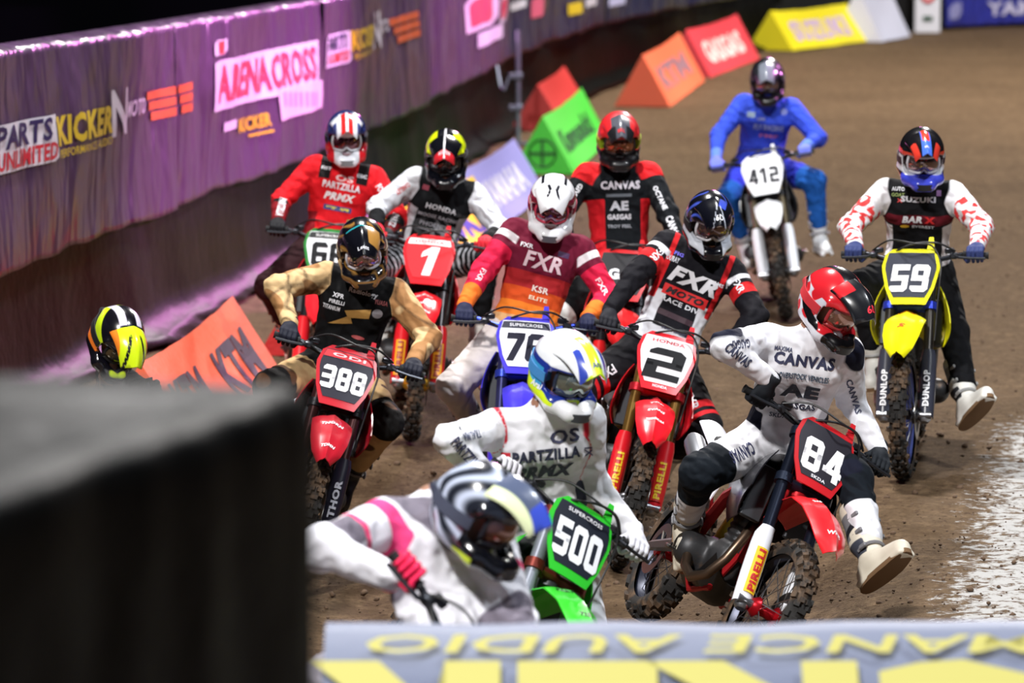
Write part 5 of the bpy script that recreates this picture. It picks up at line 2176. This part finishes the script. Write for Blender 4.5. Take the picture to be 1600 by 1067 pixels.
# 388
bk = Bike(at(446, 918), 4, 17, -2, 'dark red motorcycle with white triple-digit number on a black plate, partly behind the draped case', dict(
    plastic=(176, 24, 40), plate=(186, 30, 44), field=(26, 24, 40), number='388', ncol=(236, 236, 240), plateband=(206, 36, 48), bandtext=('ODI', W), fork=(70, 40, 40), inner=(190, 130, 60), guard=(36, 34, 48), guardtext='THOR', guardcol=(200, 200, 210), fendertext=[('THORN', .55, .11, .03), ('TDMN', .85, .09, .026)], fendercol=(236, 236, 240), fender=(176, 26, 42), pad=(200, 34, 44), padtext='ODI', padcol=W, numh=.125))
Rider(bk, 'person in tan camouflage sleeves and black jersey with gold lightning mark', (566, 388, .8), (6, 26, -4), dict(
    suit=((17, 17, 20), [((206, 174, 128), lambda c: c.arm), ((160, 116, 74), lambda c: mn(c.arm, (c.noise(15, 1) - .15) * .03)), ((66, 44, 30), lambda c: mn(c.arm, (.10 - ab(c.noise(17, 3) + .1)) * .012)), ((190, 156, 110), lambda c: mn(c.leg, mn(c.pants, c.tl - .35))), ((30, 28, 28), lambda c: mn(c.leg, 0.18 - ab(c.tl - 0.95))), ((84, 56, 36), lambda c: mn(mn(c.leg, c.tl - .35), (c.noise(24, 5) - .9) * .02))]),
    chest=[('#bolt', -.02, .25, .20, .13, (172, 130, 66)), ('Radiology', .02, .385, .15, .032, (200, 196, 200)), ('XPR', -.10, .345, .06, .024, W), ('PIRELLI', -.10, .31, .08, .02, W), ('TITANIUM', -.12, .275, .09, .024, W), ('#disc', .115, .30, .055, .05, (120, 116, 120)), ('#disc', .05, .15, .07, .02, (150, 60, 60)), ('YUASA', .12, .36, .07, .024, (160, 80, 80))],
    helmet=((18, 18, 30), [((150, 108, 50), lambda x, y, z: mn(swirl(x, y, z, 38, .35), ab(y) - .03)), ((120, 84, 44), lambda x, y, z: -0.085 - z)]),
    visor=((18, 18, 30), [((160, 116, 56), lambda x, y, z: mn(0.03 - ab(y - .06), .17 - x)), ((40, 140, 150), lambda x, y, z: mn(0.05 - x, .05 - ab(y + .03)))]),
    htext=[('Leatt', 'visor', .07, .018, W)], lens=(176, 150, 160), gframe=(206, 206, 214), strap=(120, 100, 80), glove=(24, 26, 40), boot=((40, 38, 40), (70, 66, 66), (100, 96, 96), (30, 30, 34))), elbow=((0.1, .8, -.5), (0.1, 1, .0)))

# 78
bk = Bike(at(797, 864), 2, 5, -2, 'blue motorcycle with black number on a white plate behind the white and lime helmet', dict(
    plastic=(60, 50, 190), plate=(62, 50, 196), field=(232, 232, 240), number='78', ncol=(22, 22, 40), nshear=.1, plateband=(24, 26, 50), bandtext=('SUPERCROSS', W), fork=(60, 62, 110), inner=(60, 70, 180), guard=(62, 52, 196), pad=(70, 60, 200), padtext='YAMAHA', padcol=W, bar=(50, 70, 190), rim=(40, 44, 140), clamp=(50, 70, 190)))
Rider(bk, 'person in maroon-to-orange fading jersey and white helmet', (863, 318, .78), (-3, 24, 5), dict(
    suit=((104, 20, 46), [((160, 34, 38), lambda c: mn(mn(.335 - c.v, c.tor + .02), 1)), ((200, 74, 28), lambda c: mn(.25 - c.v, c.tor + .02)), ((222, 118, 36), lambda c: mn(.17 - c.v, c.tor + .02)), ((206, 160, 110), lambda c: mn(.09 - c.v, c.tor + .02)), ((206, 28, 66), lambda c: mn(c.arm, c.ta - .42)), ((238, 116, 40), lambda c: mn(c.arm, c.ta - 1.55)), ((226, 220, 224), lambda c: mn(c.arm + .01, 0.07 - ab(c.ta - .22)) * .3), ((210, 200, 196), lambda c: c.pants)]),
    chest=[('FXR', 0.01, .345, .21, .085, (222, 196, 204), dict(shear=.1)), ('KSR', .03, .20, .09, .034, (220, 200, 190)), ('ELITE', .03, .15, .10, .022, (226, 200, 170)), ('#bar', .10, .41, .06, .03, (70, 40, 80)), ('FXR', -.10, .41, .07, .024, W)],
    sleeve=[('FXR', 1, .95, 1.3, .03, (238, 190, 200)), ('FXR', 0, .6, .95, .03, (238, 190, 200))],
    helmet=((228, 228, 232), [((120, 30, 50), lambda x, y, z: mn(.016 - ab(z - .055), ab(y) - .06)), ((40, 40, 52), lambda x, y, z: mn(mn(.008 - ab(ab(y) - .06), z - .05), .04 - x))]),
    visor=((230, 230, 234), [((40, 40, 54), lambda x, y, z: mn(.008 - ab(ab(y) - .016 - .3 * ab(x - .13)), .05 - ab(x - .13)))]),
    htext=[('F', (0, 0, .05, -.9, 0, -1.2), .045, .05, (90, 86, 100))], vshift=.06, lens=(110, 60, 84), gframe=(196, 60, 84), strap=(150, 30, 60), glove=(26, 30, 60), vent=(90, 90, 96)), elbow=((-.3, .8, -.5), (-.3, .8, -.5)))

# black and red rider behind
bk = Bike(at(955, 722), 0, 4, 0, 'red motorcycle behind the blue one with red handlebar pad', dict(
    plastic=(214, 30, 34), plate=(206, 30, 36), field=(34, 32, 36), number='', ncol=W, pad=(222, 34, 40), padtext='GASGAS', padcol=W, guard=(210, 30, 34), guardtext='PIRELLI', guardcol=W))
text_to('lettering', 'GAS', .17, .07, lambda u, v: plate_pt(u, v, .0055), mat(W, .4), [o for o in bk.root.children if o.name.startswith('number_plate')][0], bold=.05, step=.03)
Rider(bk, 'person in black jersey with red sides and a red helmet with grey visor', (967, 216, .82), (2, 18, 0), dict(
    suit=((24, 29, 36), [((196, 24, 34), lambda c: mn(mn(c.tor + .03, ab(c.u - .02) - .105), .40 - c.v)), ((206, 28, 34), lambda c: mn(c.arm + .03, .22 - c.ta) * .3), ((170, 22, 32), lambda c: mn(c.arm, mn(c.w * -1 - .02, 1.3 - c.ta))), ((20, 22, 26), lambda c: c.pants), ((200, 200, 196), lambda c: mn(c.leg, .12 - ab(c.tl - 1.05)))]),
    chest=[('CANVAS', 0.01, .41, .23, .05, (206, 200, 210), dict(bold=.045)), ('AE', 0, .29, .11, .055, (196, 196, 204), dict(bold=.045)), ('GASGAS', 0, .225, .14, .032, (206, 204, 210), dict(bold=.05)), ('#bar', 0, .35, .15, .018, (90, 96, 104)), ('TROY FEEL', 0, .17, .14, .02, (150, 152, 160))],
    sleeve=[('CANVAS', 0, 1.1, 1.8, .045, W), ('OCTANE', 0, .3, .9, .03, W), ('GIVI', 1, .2, .5, .03, W)],
    helmet=((206, 34, 40), [((150, 180, 30), lambda x, y, z: mn(.028 - ab(z + .02), .045 - ab(x - .02))), ((26, 24, 30), lambda x, y, z: -.055 - z), ((70, 40, 36), lambda x, y, z: -.105 - z)]),
    visor=((74, 76, 86), [((214, 36, 42), lambda x, y, z: mn(ab(y) - .055, .15 - x)), ((40, 40, 46), lambda x, y, z: mn(ab(y) - .03, x - .15))]),
    htext=[('BELL', 'visor', .05, .02, (224, 50, 60))], vshift=.075, lens=(150, 90, 60), gframe=(40, 34, 34), strap=(150, 170, 30), glove=(190, 190, 196), hrough=.4))

# 2
bk = Bike(at(960, 888), 1, 15, -2, 'red motorcycle with black single-digit number on a white plate and yellow tire-brand fork decals', dict(
    plastic=(222, 26, 40), plate=(218, 28, 42), field=(226, 224, 228), number='2', numh=.175, numw=.19, ncol=(18, 18, 22), nshear=.12, plateband=(236, 226, 230), bandtext=('HONDA', (206, 40, 60)), fork=(120, 90, 40), inner=(200, 160, 70), guard=(214, 26, 38), guardpatch=(206, 40, 30), guardtext='PIRELLI', guardcol=(236, 196, 40), fendertext=[('2', .30, .05, .03), ('YGP', .46, .07, .028), ('EVANS', .60, .09, .026), ('YOSHIMURA', .74, .10, .02)], pad=(228, 228, 230), padtext='mika', hub=(60, 60, 64), rim=(24, 24, 28), lowtext=('HONDA', W), clamp=(190, 30, 44)))
Rider(bk, 'person in black, white and red jersey with shiny blue-black helmet', (1109, 345, .82), (8, 24, 3), dict(
    suit=((30, 28, 38), [((208, 208, 214), lambda c: mn(mn(c.tor + .03, ab(c.u) - .10 + .12 * mx(0, c.v - .22)), .31 - c.v)), ((204, 204, 210), lambda c: mn(c.tor + .02, mn(.125 - c.v, c.v - .03))), ((210, 34, 40), lambda c: mn(mn(.014 - ab(ab(c.u) - .155), c.v - .26), 1)), ((206, 34, 38), lambda c: mn(c.arm, .10 - ab(c.ta - .52)) * .3), ((222, 60, 50), lambda c: mn(mn(c.arm, -c.sidea), mn(-.0 - c.w + c.w - .02 + .04 * np.sin(c.ta * 3), .4 - ab(c.ta - 1.3)))), ((216, 216, 222), lambda c: mn(c.arm, mn(.05 - ab(c.ta - .28), .02)) * .3), ((30, 28, 36), lambda c: c.pants), ((214, 36, 44), lambda c: mn(c.leg, .05 - ab(c.tl - .80)) * .3), ((214, 36, 44), lambda c: mn(c.leg, .03 - ab(c.tl - .94)) * .3)]),
    chest=[('FXR', .015, .375, .27, .085, (224, 224, 230), dict(shear=.25, bold=.05)), ('#bar', .005, .285, .245, .055, (214, 36, 38)), ('MOTO', .005, .285, .21, .036, (30, 24, 30), dict(shear=.25, bold=.05)), ('RACE DIV', 0, .235, .21, .026, (206, 206, 212)), ('#bar', 0, .165, .20, .03, (50, 24, 36)), ('LASTING IMPRESSION', .03, .095, .15, .02, (60, 60, 80)), ('OURAY', -.13, .44, .07, .03, (200, 204, 214)), ('FIG', -.11, .475, .05, .02, (100, 90, 210)), ('AMS', .14, .41, .06, .02, W)],
    sleeve=[('FXR', 0, .15, .45, .04, W), ('FXR', 1, .15, .45, .04, W)],
    thigh=[('FXR', 0, .45, .72, .05, W), ('FXR', 1, .45, .72, .05, W)],
    helmet=((16, 17, 28), [((70, 90, 196), lambda x, y, z: mn(swirl(x, y, z, 45, .28), mn(z - .02, ab(y) - .02))), ((200, 204, 214), lambda x, y, z: mn(.012 - ab(z + .055 + .2 * x), ab(y) - .05))]),
    visor=((16, 18, 32), [((60, 80, 190), lambda x, y, z: mn(.02 - ab(y - .03 + .3 * (x - .1)), .14 - x)), ((200, 205, 220), lambda x, y, z: mn(.004 - ab(ab(y) - .25 * (x - .1)), x - .12))]),
    htext=[('6D', 'visor', .05, .03, W)], lens=(96, 74, 74), gframe=(200, 200, 206), glove=(24, 24, 32)), elbow=((0, 1, -.15), (0.1, 1, -.1)))

# 412
bk = Bike(at(1229, 500), -2, -9, -2, 'white motorcycle with black three-digit number at the back of the field', dict(
    plastic=(224, 226, 230), plate=(222, 224, 228), field=(228, 230, 234), number='412', ncol=(34, 34, 40), fork=(110, 100, 80), inner=(170, 140, 90), guard=(216, 220, 228), pad=(214, 206, 60), shroud=(40, 42, 48), side=(226, 228, 232), numh=.13))
Rider(bk, 'person dressed all in blue with a dark grey helmet', (1199, 124, .75), (-4, 22, -3), dict(
    suit=((58, 84, 214), [((44, 62, 176), lambda c: mn(c.tor, .36 - c.v)), ((96, 132, 226), lambda c: mn(c.arm, c.ta - 1.75)), ((48, 60, 190), lambda c: c.pants), ((30, 88, 170), lambda c: mn(c.leg, c.tl - .75))]),
    chest=[('FLY RACING', 0.02, .27, .22, .045, (150, 160, 200)), ('#bar', -.12, .36, .06, .04, (130, 150, 170)), ('#disc', .12, .40, .05, .05, (130, 140, 210)), ('LINK', -.04, .335, .06, .02, (190, 196, 226)), ('FMF', .03, .20, .14, .025, (170, 90, 130))],
    helmet=((38, 40, 46), [((140, 150, 70), lambda x, y, z: mn(.008 - ab(z + .02), .02 - x)), ((26, 26, 30), lambda x, y, z: -.05 - z)]), visor=((120, 126, 138), [((60, 64, 72), lambda x, y, z: ab(y) - .055)]),
    lens=(140, 120, 120), gframe=(30, 30, 34), glove=(112, 124, 226), hrough=.3, brace=True, boot=((226, 228, 232), (60, 62, 70), (150, 150, 156), (50, 52, 60))), h=.014, elbow=((-.6, .8, -.4), (-.6, .8, -.2)), hipz=.06, foot={0: dict(at=(1281, 372, .75), turn=10, tip=-8, knee=(1, .9, .4))})

# 59
bk = Bike(at(1410, 750), -8, 1.5, -5, 'bright yellow motorcycle with white number on a charcoal plate and blue fork clamps', dict(
    plastic=(232, 226, 20), plate=(228, 222, 24), field=(42, 46, 60), number='59', ncol=(240, 240, 244), nshear=.1, fork=(70, 66, 62), inner=(190, 160, 90), guard=(52, 54, 66), guardtext='DUNLOP', guardcol=(226, 226, 230), fendertext=[('SUZUKI', .30, .10, .022), ('S', .66, .045, .05)], fendercol=(214, 84, 30), pad=(226, 230, 150), padtext='SUZUKI', clamp=(50, 70, 200), rim=(70, 80, 140), side=(230, 224, 20), frame=(60, 60, 64)))
Rider(bk, 'person with white sleeves and black jersey on the yellow motorcycle', (1440, 244, .85), (1, 17, 0), dict(
    suit=((25, 25, 30), [((226, 224, 228), lambda c: c.arm), ((218, 216, 222), lambda c: mn(mn(c.tor + .02, ab(c.u) - .135), .30 - c.v)), ((216, 60, 60), lambda c: mn(mn(c.arm, (c.noise(75, 2) - .2) * .01), mn(c.ta - .35, np.where(c.sidea > 0, c.u - .20, -c.u - .20)))), ((96, 20, 32), lambda c: mn(c.tor - .01, .032 - ab(c.v - .345))), ((27, 28, 34), lambda c: c.pants)]),
    chest=[('SUZUKI', 0.0, .405, .19, .032, (200, 200, 206), dict(bold=.05)), ('BAR', -.03, .29, .11, .042, W, dict(shear=.2, bold=.05)), ('X', .065, .29, .06, .042, (214, 40, 44), dict(bold=.06)), ('#disc', -.07, .245, .05, .02, (214, 170, 40)), ('EVEREST', .03, .245, .12, .018, (200, 200, 206)), ('#bar', .11, .44, .025, .03, (150, 110, 160)), ('AUTO', -.11, .455, .07, .02, W), ('GOAT', -.11, .425, .07, .02, (150, 170, 100)), ('X', -.10, .395, .03, .02, (210, 60, 60))],
    helmet=((28, 27, 32), [((60, 70, 190), lambda x, y, z: mn(-.055 - z, x - .06)), ((220, 222, 228), lambda x, y, z: mn(.014 - ab(z + .052), ab(y) - .03)), ((200, 60, 40), lambda x, y, z: mn(.012 - ab(z - .045), ab(y) - .05)), ((226, 226, 230), lambda x, y, z: mn(ab(y) - .07, mn(.035 - ab(z + .01), x - .0)))]),
    visor=((30, 28, 34), [((70, 110, 214), lambda x, y, z: .026 - ab(y)), ((222, 62, 40), lambda x, y, z: mn(.020 - ab(y), .16 - x)), ((214, 60, 46), lambda x, y, z: mn(.012 - ab(ab(y) - .062 + .25 * (x - .16)), x - .13))]),
    htext=[('BELL', 'visor', .03, .012, W)], lens=(120, 100, 96), gframe=(196, 198, 206), strap=(60, 40, 46), glove=(44, 54, 100), vent=(24, 24, 28)),
    elbow=((-.8, .8, -.1), (-.8, .8, -.1)), foot={0: dict(at=(1512, 628, .5), turn=22, tip=-6, knee=(1, .75, .4))})

# 84
bk = Bike(at(1134, 1068), 13, 29, 4, 'red and black motorcycle with white number leaning into the turn, red wheel hub', dict(
    plastic=(216, 34, 40), plate=(196, 34, 42), field=(44, 42, 50), number='84', ncol=(236, 236, 240), fork=(34, 40, 56), inner=(40, 44, 60), guard=(226, 228, 234), guardpatch=(236, 190, 30), guardtext='PIRELLI', guardcol=(190, 40, 40), shroud=(30, 30, 36), fender=(216, 32, 40), fendertext=[('GASGAS', .42, .08, .03), ('WPR', .82, .08, .03)], pad=(232, 96, 40), padtext='mika', padcol=W, hub=(190, 20, 34), rim=(36, 40, 56), side=(226, 226, 236), side_number=True, sidefield=(60, 60, 140), clamp=(40, 48, 66), frame=(190, 30, 38), lowtext=('SKDA', W, -.112)))
Rider(bk, 'person in white and navy suit with red and black helmet leaning out of the turn', (1303, 474, .55), (34, 34, 8), dict(
    suit=((224, 224, 230), [((30, 33, 62), lambda c: mn(mn(c.arm, (c.noise(11, 4) - .75) * .03), .03)), ((30, 33, 60), lambda c: mn(mn(c.tor + .02, ab(c.u) - .13), (.09 - ab(c.v - .06)))), ((226, 226, 232), lambda c: c.pants), ((26, 36, 48), lambda c: mn(c.leg, .42 - ab(c.tl - 1.1)) * .3), ((30, 34, 60), lambda c: mn(c.pants, (c.noise(13, 2) - .8) * .03))]),
    chest=[('CANVAS', 0.0, .40, .27, .055, (40, 44, 74), dict(bold=.045)), ('OVERSTOCK VEHICLES', .01, .325, .22, .03, (60, 80, 100)), ('AE', .01, .245, .17, .07, (36, 38, 50), dict(bold=.05)), ('GASGAS', .02, .165, .15, .03, (44, 46, 66), dict(bold=.04)), ('SKDA', -.06, .11, .08, .022, (60, 64, 84)), ('MAXIMA', -.10, .44, .08, .02, (70, 74, 100))],
    sleeve=[('CANVAS', 1, .95, 1.55, .045, (50, 56, 84)), ('GASGAS', 1, .35, .8, .04, (60, 64, 90)), ('CANVAS', 0, .6, 1.3, .03, (60, 64, 90))],
    thigh=[('CANVAS', 1, .15, .5, .06, (50, 54, 90))],
    helmet=((206, 34, 44), [((206, 208, 220), lambda x, y, z: mn((np.sin(x * 50 - z * 30) * np.sin(z * 36 + x * 20) + .1) * .02, mn(.045 - z, .06 - x))), ((24, 24, 30), lambda x, y, z: mn(mn(.02 - ab(z + .05 + .5 * x), .09 - x), .05)), ((216, 216, 224), lambda x, y, z: mn(-.085 - z, x + .02)), ((30, 28, 34), lambda x, y, z: mn(.045 - ab(y), z - .07)), ((24, 22, 26), lambda x, y, z: mn(x - .12, .09 - ab(z + .09)))]),
    visor=((38, 40, 48), [((206, 36, 44), lambda x, y, z: mn(.03 - ab(ab(y) - .065), .10 - x))]),
    htext=[('6D', 'visor', .055, .03, (226, 40, 60))], lens=(150, 110, 96), gframe=(150, 40, 44), strap=(190, 40, 50), glove=(24, 28, 34), brace=True, boot=((216, 208, 190), (60, 64, 76), (120, 120, 124), (50, 54, 66))),
    neck=(1262, 528, .62), elbow=((-.6, .3, -.6), (0.8, .8, -.7)), hipy=-.03, twist=0, foot={0: dict(at=(1364, 872, .18), turn=40, tip=22, knee=(1, .5, .6))})

# 500
bk = Bike(at(728, 1246), 15, 29, 9, 'green motorcycle with white three-digit number on a black plate', dict(
    plastic=(60, 214, 50), plate=(50, 190, 50), field=(30, 34, 46), number='500', ncol=(232, 234, 240), fork=(176, 182, 196), inner=(190, 190, 196), guard=(206, 210, 220), guardtext='STEC', guardcol=(30, 34, 50), fendertext=[('PARTZILLA', .38, .15, .03), ('TISTO', .66, .09, .034)], fendercol=(20, 60, 30), bandtext=('SUPERCROSS', W), pad=(60, 190, 60), padtext='PRO', padcol=W, clamp=(120, 50, 40), side=(224, 228, 230), bar=(60, 62, 70)))
Rider(bk, 'person in white jersey with lime, white and blue helmet on the green motorcycle', (884, 578, .6), (28, 22, 4), dict(
    suit=((228, 228, 234), [((206, 40, 60), lambda c: mn(.0045 - ab(c.arm), c.w + .12)), ((30, 34, 66), lambda c: mn(mn(c.arm, -c.sidea), .012 - ab(c.ta - .98))), ((70, 74, 92), lambda c: mn(c.tor + .01, mn(ab(c.u) - .13, .20 - c.v))), ((224, 226, 232), lambda c: c.pants)]),
    chest=[('PARTZILLA', .01, .315, .27, .05, (40, 44, 66), dict(bold=.045)), ('#bar', -.15, .315, .035, .045, (206, 40, 56)), ('PRMX', .0, .235, .24, .065, (56, 60, 76), dict(shear=.25, bold=.05)), ('OS', .085, .385, .12, .055, (60, 62, 90))],
    sleeve=[('PARTZILLA', 1, .92, 1.75, .045, (44, 46, 76)), ('TRAUMA', 1, .3, .7, .035, (90, 96, 120)), ('IX', 0, .45, .6, .03, (60, 60, 90))],
    helmet=((30, 50, 140), [((60, 150, 200), lambda x, y, z: mn(.045 - ab(z + .02), .03 - x)), ((228, 232, 238), lambda x, y, z: mn(z - .05, .05)), ((206, 232, 40), lambda x, y, z: mn(.020 - ab(z + .075 + .25 * x), .12 - x)), ((226, 228, 232), lambda x, y, z: mx(-.098 - z, mn(x - .12, .05 - ab(z + .09))))]),
    visor=((232, 236, 240), [((206, 236, 50), lambda x, y, z: .024 - ab(y)), ((50, 70, 170), lambda x, y, z: mn(.012 - ab(ab(y) - .05), x - .10)), ((206, 236, 50), lambda x, y, z: x - .222)]),
    htext=[('Arai', 'visor', .05, .022, (40, 50, 120)), ('Arai', (.03, -.05, -.055, 0.25, 1, 0), .05, .026, (230, 232, 238))], lens=(130, 140, 134), gframe=(30, 40, 60), strap=(60, 130, 190), glove=(206, 206, 214), vent=(60, 62, 70), boot=((224, 224, 228), (60, 64, 76), (150, 150, 156), (50, 54, 66))),
    neck=(845, 648, .66), elbow=((-.4, .1, -.6), (0.6, 1, -.6)), twist=8)

# foreground rider in white and pink
bk = Bike((-1.03, 11.1), -10, 48, 4, 'motorcycle of the pink-gloved rider hidden low behind the padded barrier', dict(
    plastic=(60, 60, 66), plate=(60, 60, 66), field=(30, 30, 34), number='', pad=(60, 60, 66), grip=(24, 24, 28)))
Rider(bk, 'person in white and pink jersey with pink gloves and grey camouflage helmet in the foreground', (752, 800, 11.8), (56, 28, 8), dict(
    suit=((226, 226, 234), [((232, 70, 130), lambda c: mn(mn(c.arm + .05, .09 - ab(c.ta - .12)), .2)), ((110, 104, 116), lambda c: mn((c.noise(14, 2) - .7) * .02, 1)), ((150, 146, 156), lambda c: c.pants), ((60, 58, 66), lambda c: mn(c.pants, (c.noise(16, 5) - .5) * .02)), ((232, 70, 120), lambda c: mn(c.arm, .03 - ab(c.ta - .55)) * .3)]),
    helmet=((52, 58, 74), [((190, 200, 222), lambda x, y, z: mn(swirl(x, y, z, 34, .55), .05 - x)), ((22, 24, 32), lambda x, y, z: mn(x - .03, .09 - ab(z + .05))), ((206, 230, 60), lambda x, y, z: mn(-.10 - z, .04 - ab(x - .06)))]),
    visor=((80, 90, 116), [((226, 236, 190), lambda x, y, z: ab(y) - .062 + .12 * (x - .1)), ((60, 80, 190), lambda x, y, z: mn(x - .17, .05 - ab(y)))]),
    lens=(110, 70, 60), gframe=(24, 26, 34), strap=(60, 66, 84), glove=(232, 36, 84), vent=(40, 42, 50)), bulk=1.06, neck=(676, 782, 12.0), lat=(.82, .5, -.12), elbow=((0.2, .2, -1), (-1, -.1, .1, 0)), h=.012)

# rider almost hidden behind the draped case
bk = Bike((-2.74, 18.2), 5, 75, 0, 'black motorcycle leaning low behind the draped case near the orange barrier', dict(
    plastic=(30, 30, 34), plate=(30, 30, 34), field=(206, 206, 40), number='', pad=(40, 40, 44)))
Rider(bk, 'person with black and lime-yellow helmet crouching low between the draped case and orange barrier', (184, 528, 19.0), (24, 52, 10), dict(
    suit=((28, 29, 36), [((40, 90, 110), lambda c: mn(c.arm, .04 - ab(c.ta - .3)) * .3), ((24, 24, 30), lambda c: c.pants)]),
    helmet=((22, 20, 34), [((206, 236, 30), lambda x, y, z: mn(mn(.030 - ab(z - .02 + .4 * x), .10), .1)), ((206, 200, 220), lambda x, y, z: mn(mn(.018 - ab(ab(y) - .045), z - .06), .02 - x)), ((232, 120, 40), lambda x, y, z: mn(.016 - ab(z + .045), .05 - x))]),
    visor=((214, 240, 30), [((30, 30, 40), lambda x, y, z: mn(.008 - ab(ab(y) - .03 - .2 * (x - .1)), x - .08)), ((236, 130, 40), lambda x, y, z: ab(y) - .075)]),
    lens=(90, 80, 60), glove=(30, 30, 34)), neck=(165, 628, 19.25), elbow=((0.2, .2, -1), (0.2, .2, -1)))
